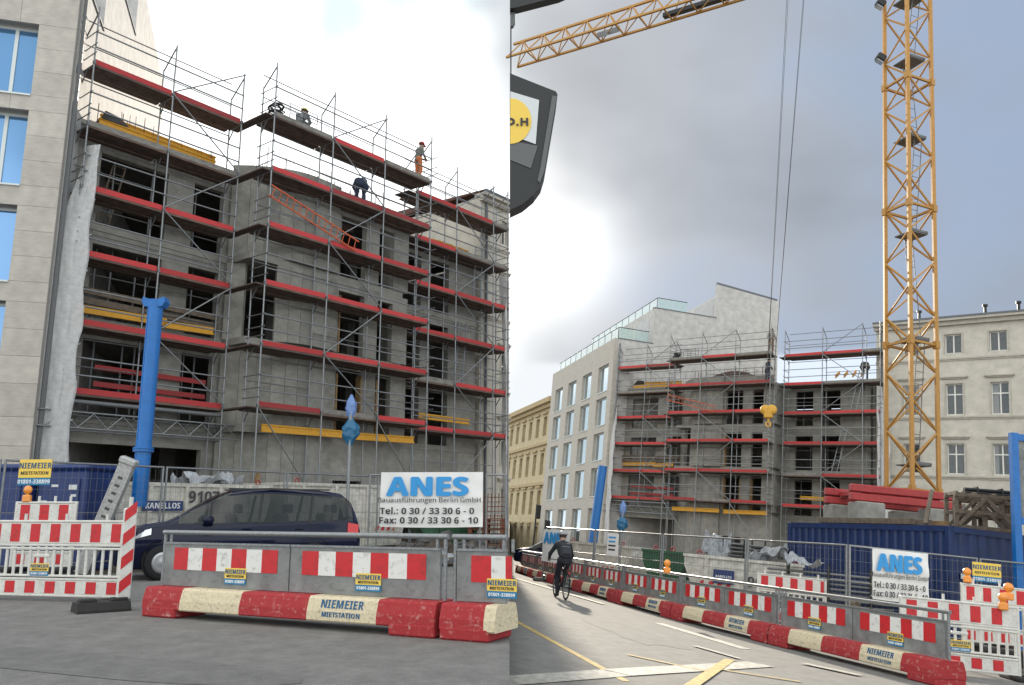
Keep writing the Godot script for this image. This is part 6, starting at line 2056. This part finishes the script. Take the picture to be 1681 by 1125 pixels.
	blue_pipe(FR * Transform3D(Basis(Vector3.FORWARD, 0.06), Vector3(4.85, 0, -51.5)), 0.4, 6.3, 0.27, "distant bright blue pipe between office building and far scaffold", false)
	bagged_sign(FR * Transform3D(Basis.IDENTITY, Vector3(3.98, 0, -31.0)), 2.95, "distant road sign wrapped in blue plastic before the far scaffold")
	cyclist(FR * Transform3D(heading(79), Vector3(1.5, 0, -23.3)))
	ochre_house(FR * Transform3D(heading(165), Vector3(-1.35, 0, -101.6)), 18.0)
	traffic_light(FR * Transform3D(Basis.IDENTITY, Vector3(1.7, 0, -60)), 4.0, "tall traffic light pole in front of the ochre house", "traffic lights far down the street")
	traffic_light(FR * Transform3D(Basis.IDENTITY, Vector3(2.25, 0, -56)), 2.9, "shorter traffic light pole beside the office building", "traffic lights far down the street")
	parked_car(FR * Transform3D(heading(108), Vector3(0.5, 0, -52)), "small dark car far down the street in front of the ochre house")
	parked_car(FR * Transform3D(heading(106), Vector3(0.9, 0, -66)), "tiniest dark car farthest down the street")

func _ready() -> void:
	rng.seed = 20240917
	var fx := Vector3(0, sin(deg_to_rad(11.25)), -cos(deg_to_rad(11.25)))
	var dn := Vector3(0, -cos(deg_to_rad(11.25)), -sin(deg_to_rad(11.25)))
	var up := (Vector3.RIGHT * 0.1 - dn + fx * 0.2354).normalized()
	var fwd := (Vector3.FORWARD - up * Vector3.FORWARD.dot(up)).normalized()
	FR = Transform3D(Basis(fwd.cross(up), up, -fwd), Vector3(0, 1.25, 0) - up * 1.35)
	make_view()
	make_textures()
	make_materials()
	make_ground()
	var TL := Transform3D(heading(38.2), Vector3(-12.617, 0, -23.33))
	var TR := FR * Transform3D(heading(130.6), Vector3(7.24, 0.77, -64.87))
	make_site(TL, false)
	make_site(TR, true)
	upper_street()
	lower_street()
	var turn := func(a: float) -> Basis: return Basis(Vector3.UP, deg_to_rad(a))
	worker(TL * Transform3D(turn.call(80), Vector3(12.75, 14.51, 1.1)), "stand", Color(0.13, 0.14, 0.12), Color(0.42, 0.14, 0.05), M.helmet_red, "worker in red helmet and orange trousers on the near top deck")
	worker(TL * Transform3D(turn.call(140), Vector3(9.75, 12.53, 1.05)), "bend", Color(0.03, 0.045, 0.09), Color(0.03, 0.04, 0.07), null, "bending worker in dark blue below the near top deck")
	worker(TL * Transform3D(turn.call(120), Vector3(7.0, 14.51, 0.85)), "crouch", Color(0.16, 0.17, 0.17), Color(0.12, 0.12, 0.13), M.helmet_yellow, "crouching worker in yellow helmet behind the mesh crate of the near scaffold")
	worker(TR * Transform3D(turn.call(40), Vector3(13.0, 14.51, 1.1)), "stand", Color(0.2, 0.19, 0.16), Color(0.2, 0.13, 0.08), null, "worker standing on the far top deck beside the crane ropes")
	worker(TR * Transform3D(turn.call(150), Vector3(12.75, 12.53, 1.0)), "stand", Color(0.03, 0.035, 0.045), Color(0.03, 0.035, 0.05), null, "dark clothed worker below the far top deck beside the yellow beams")
	worker(TR * Transform3D(turn.call(200), Vector3(18.4, 12.96, -1.3)), "bend", Color(0.04, 0.045, 0.05), Color(0.03, 0.035, 0.05), null, "bending worker on top of the far shell wall near the crane tower")
	hanging_sign()
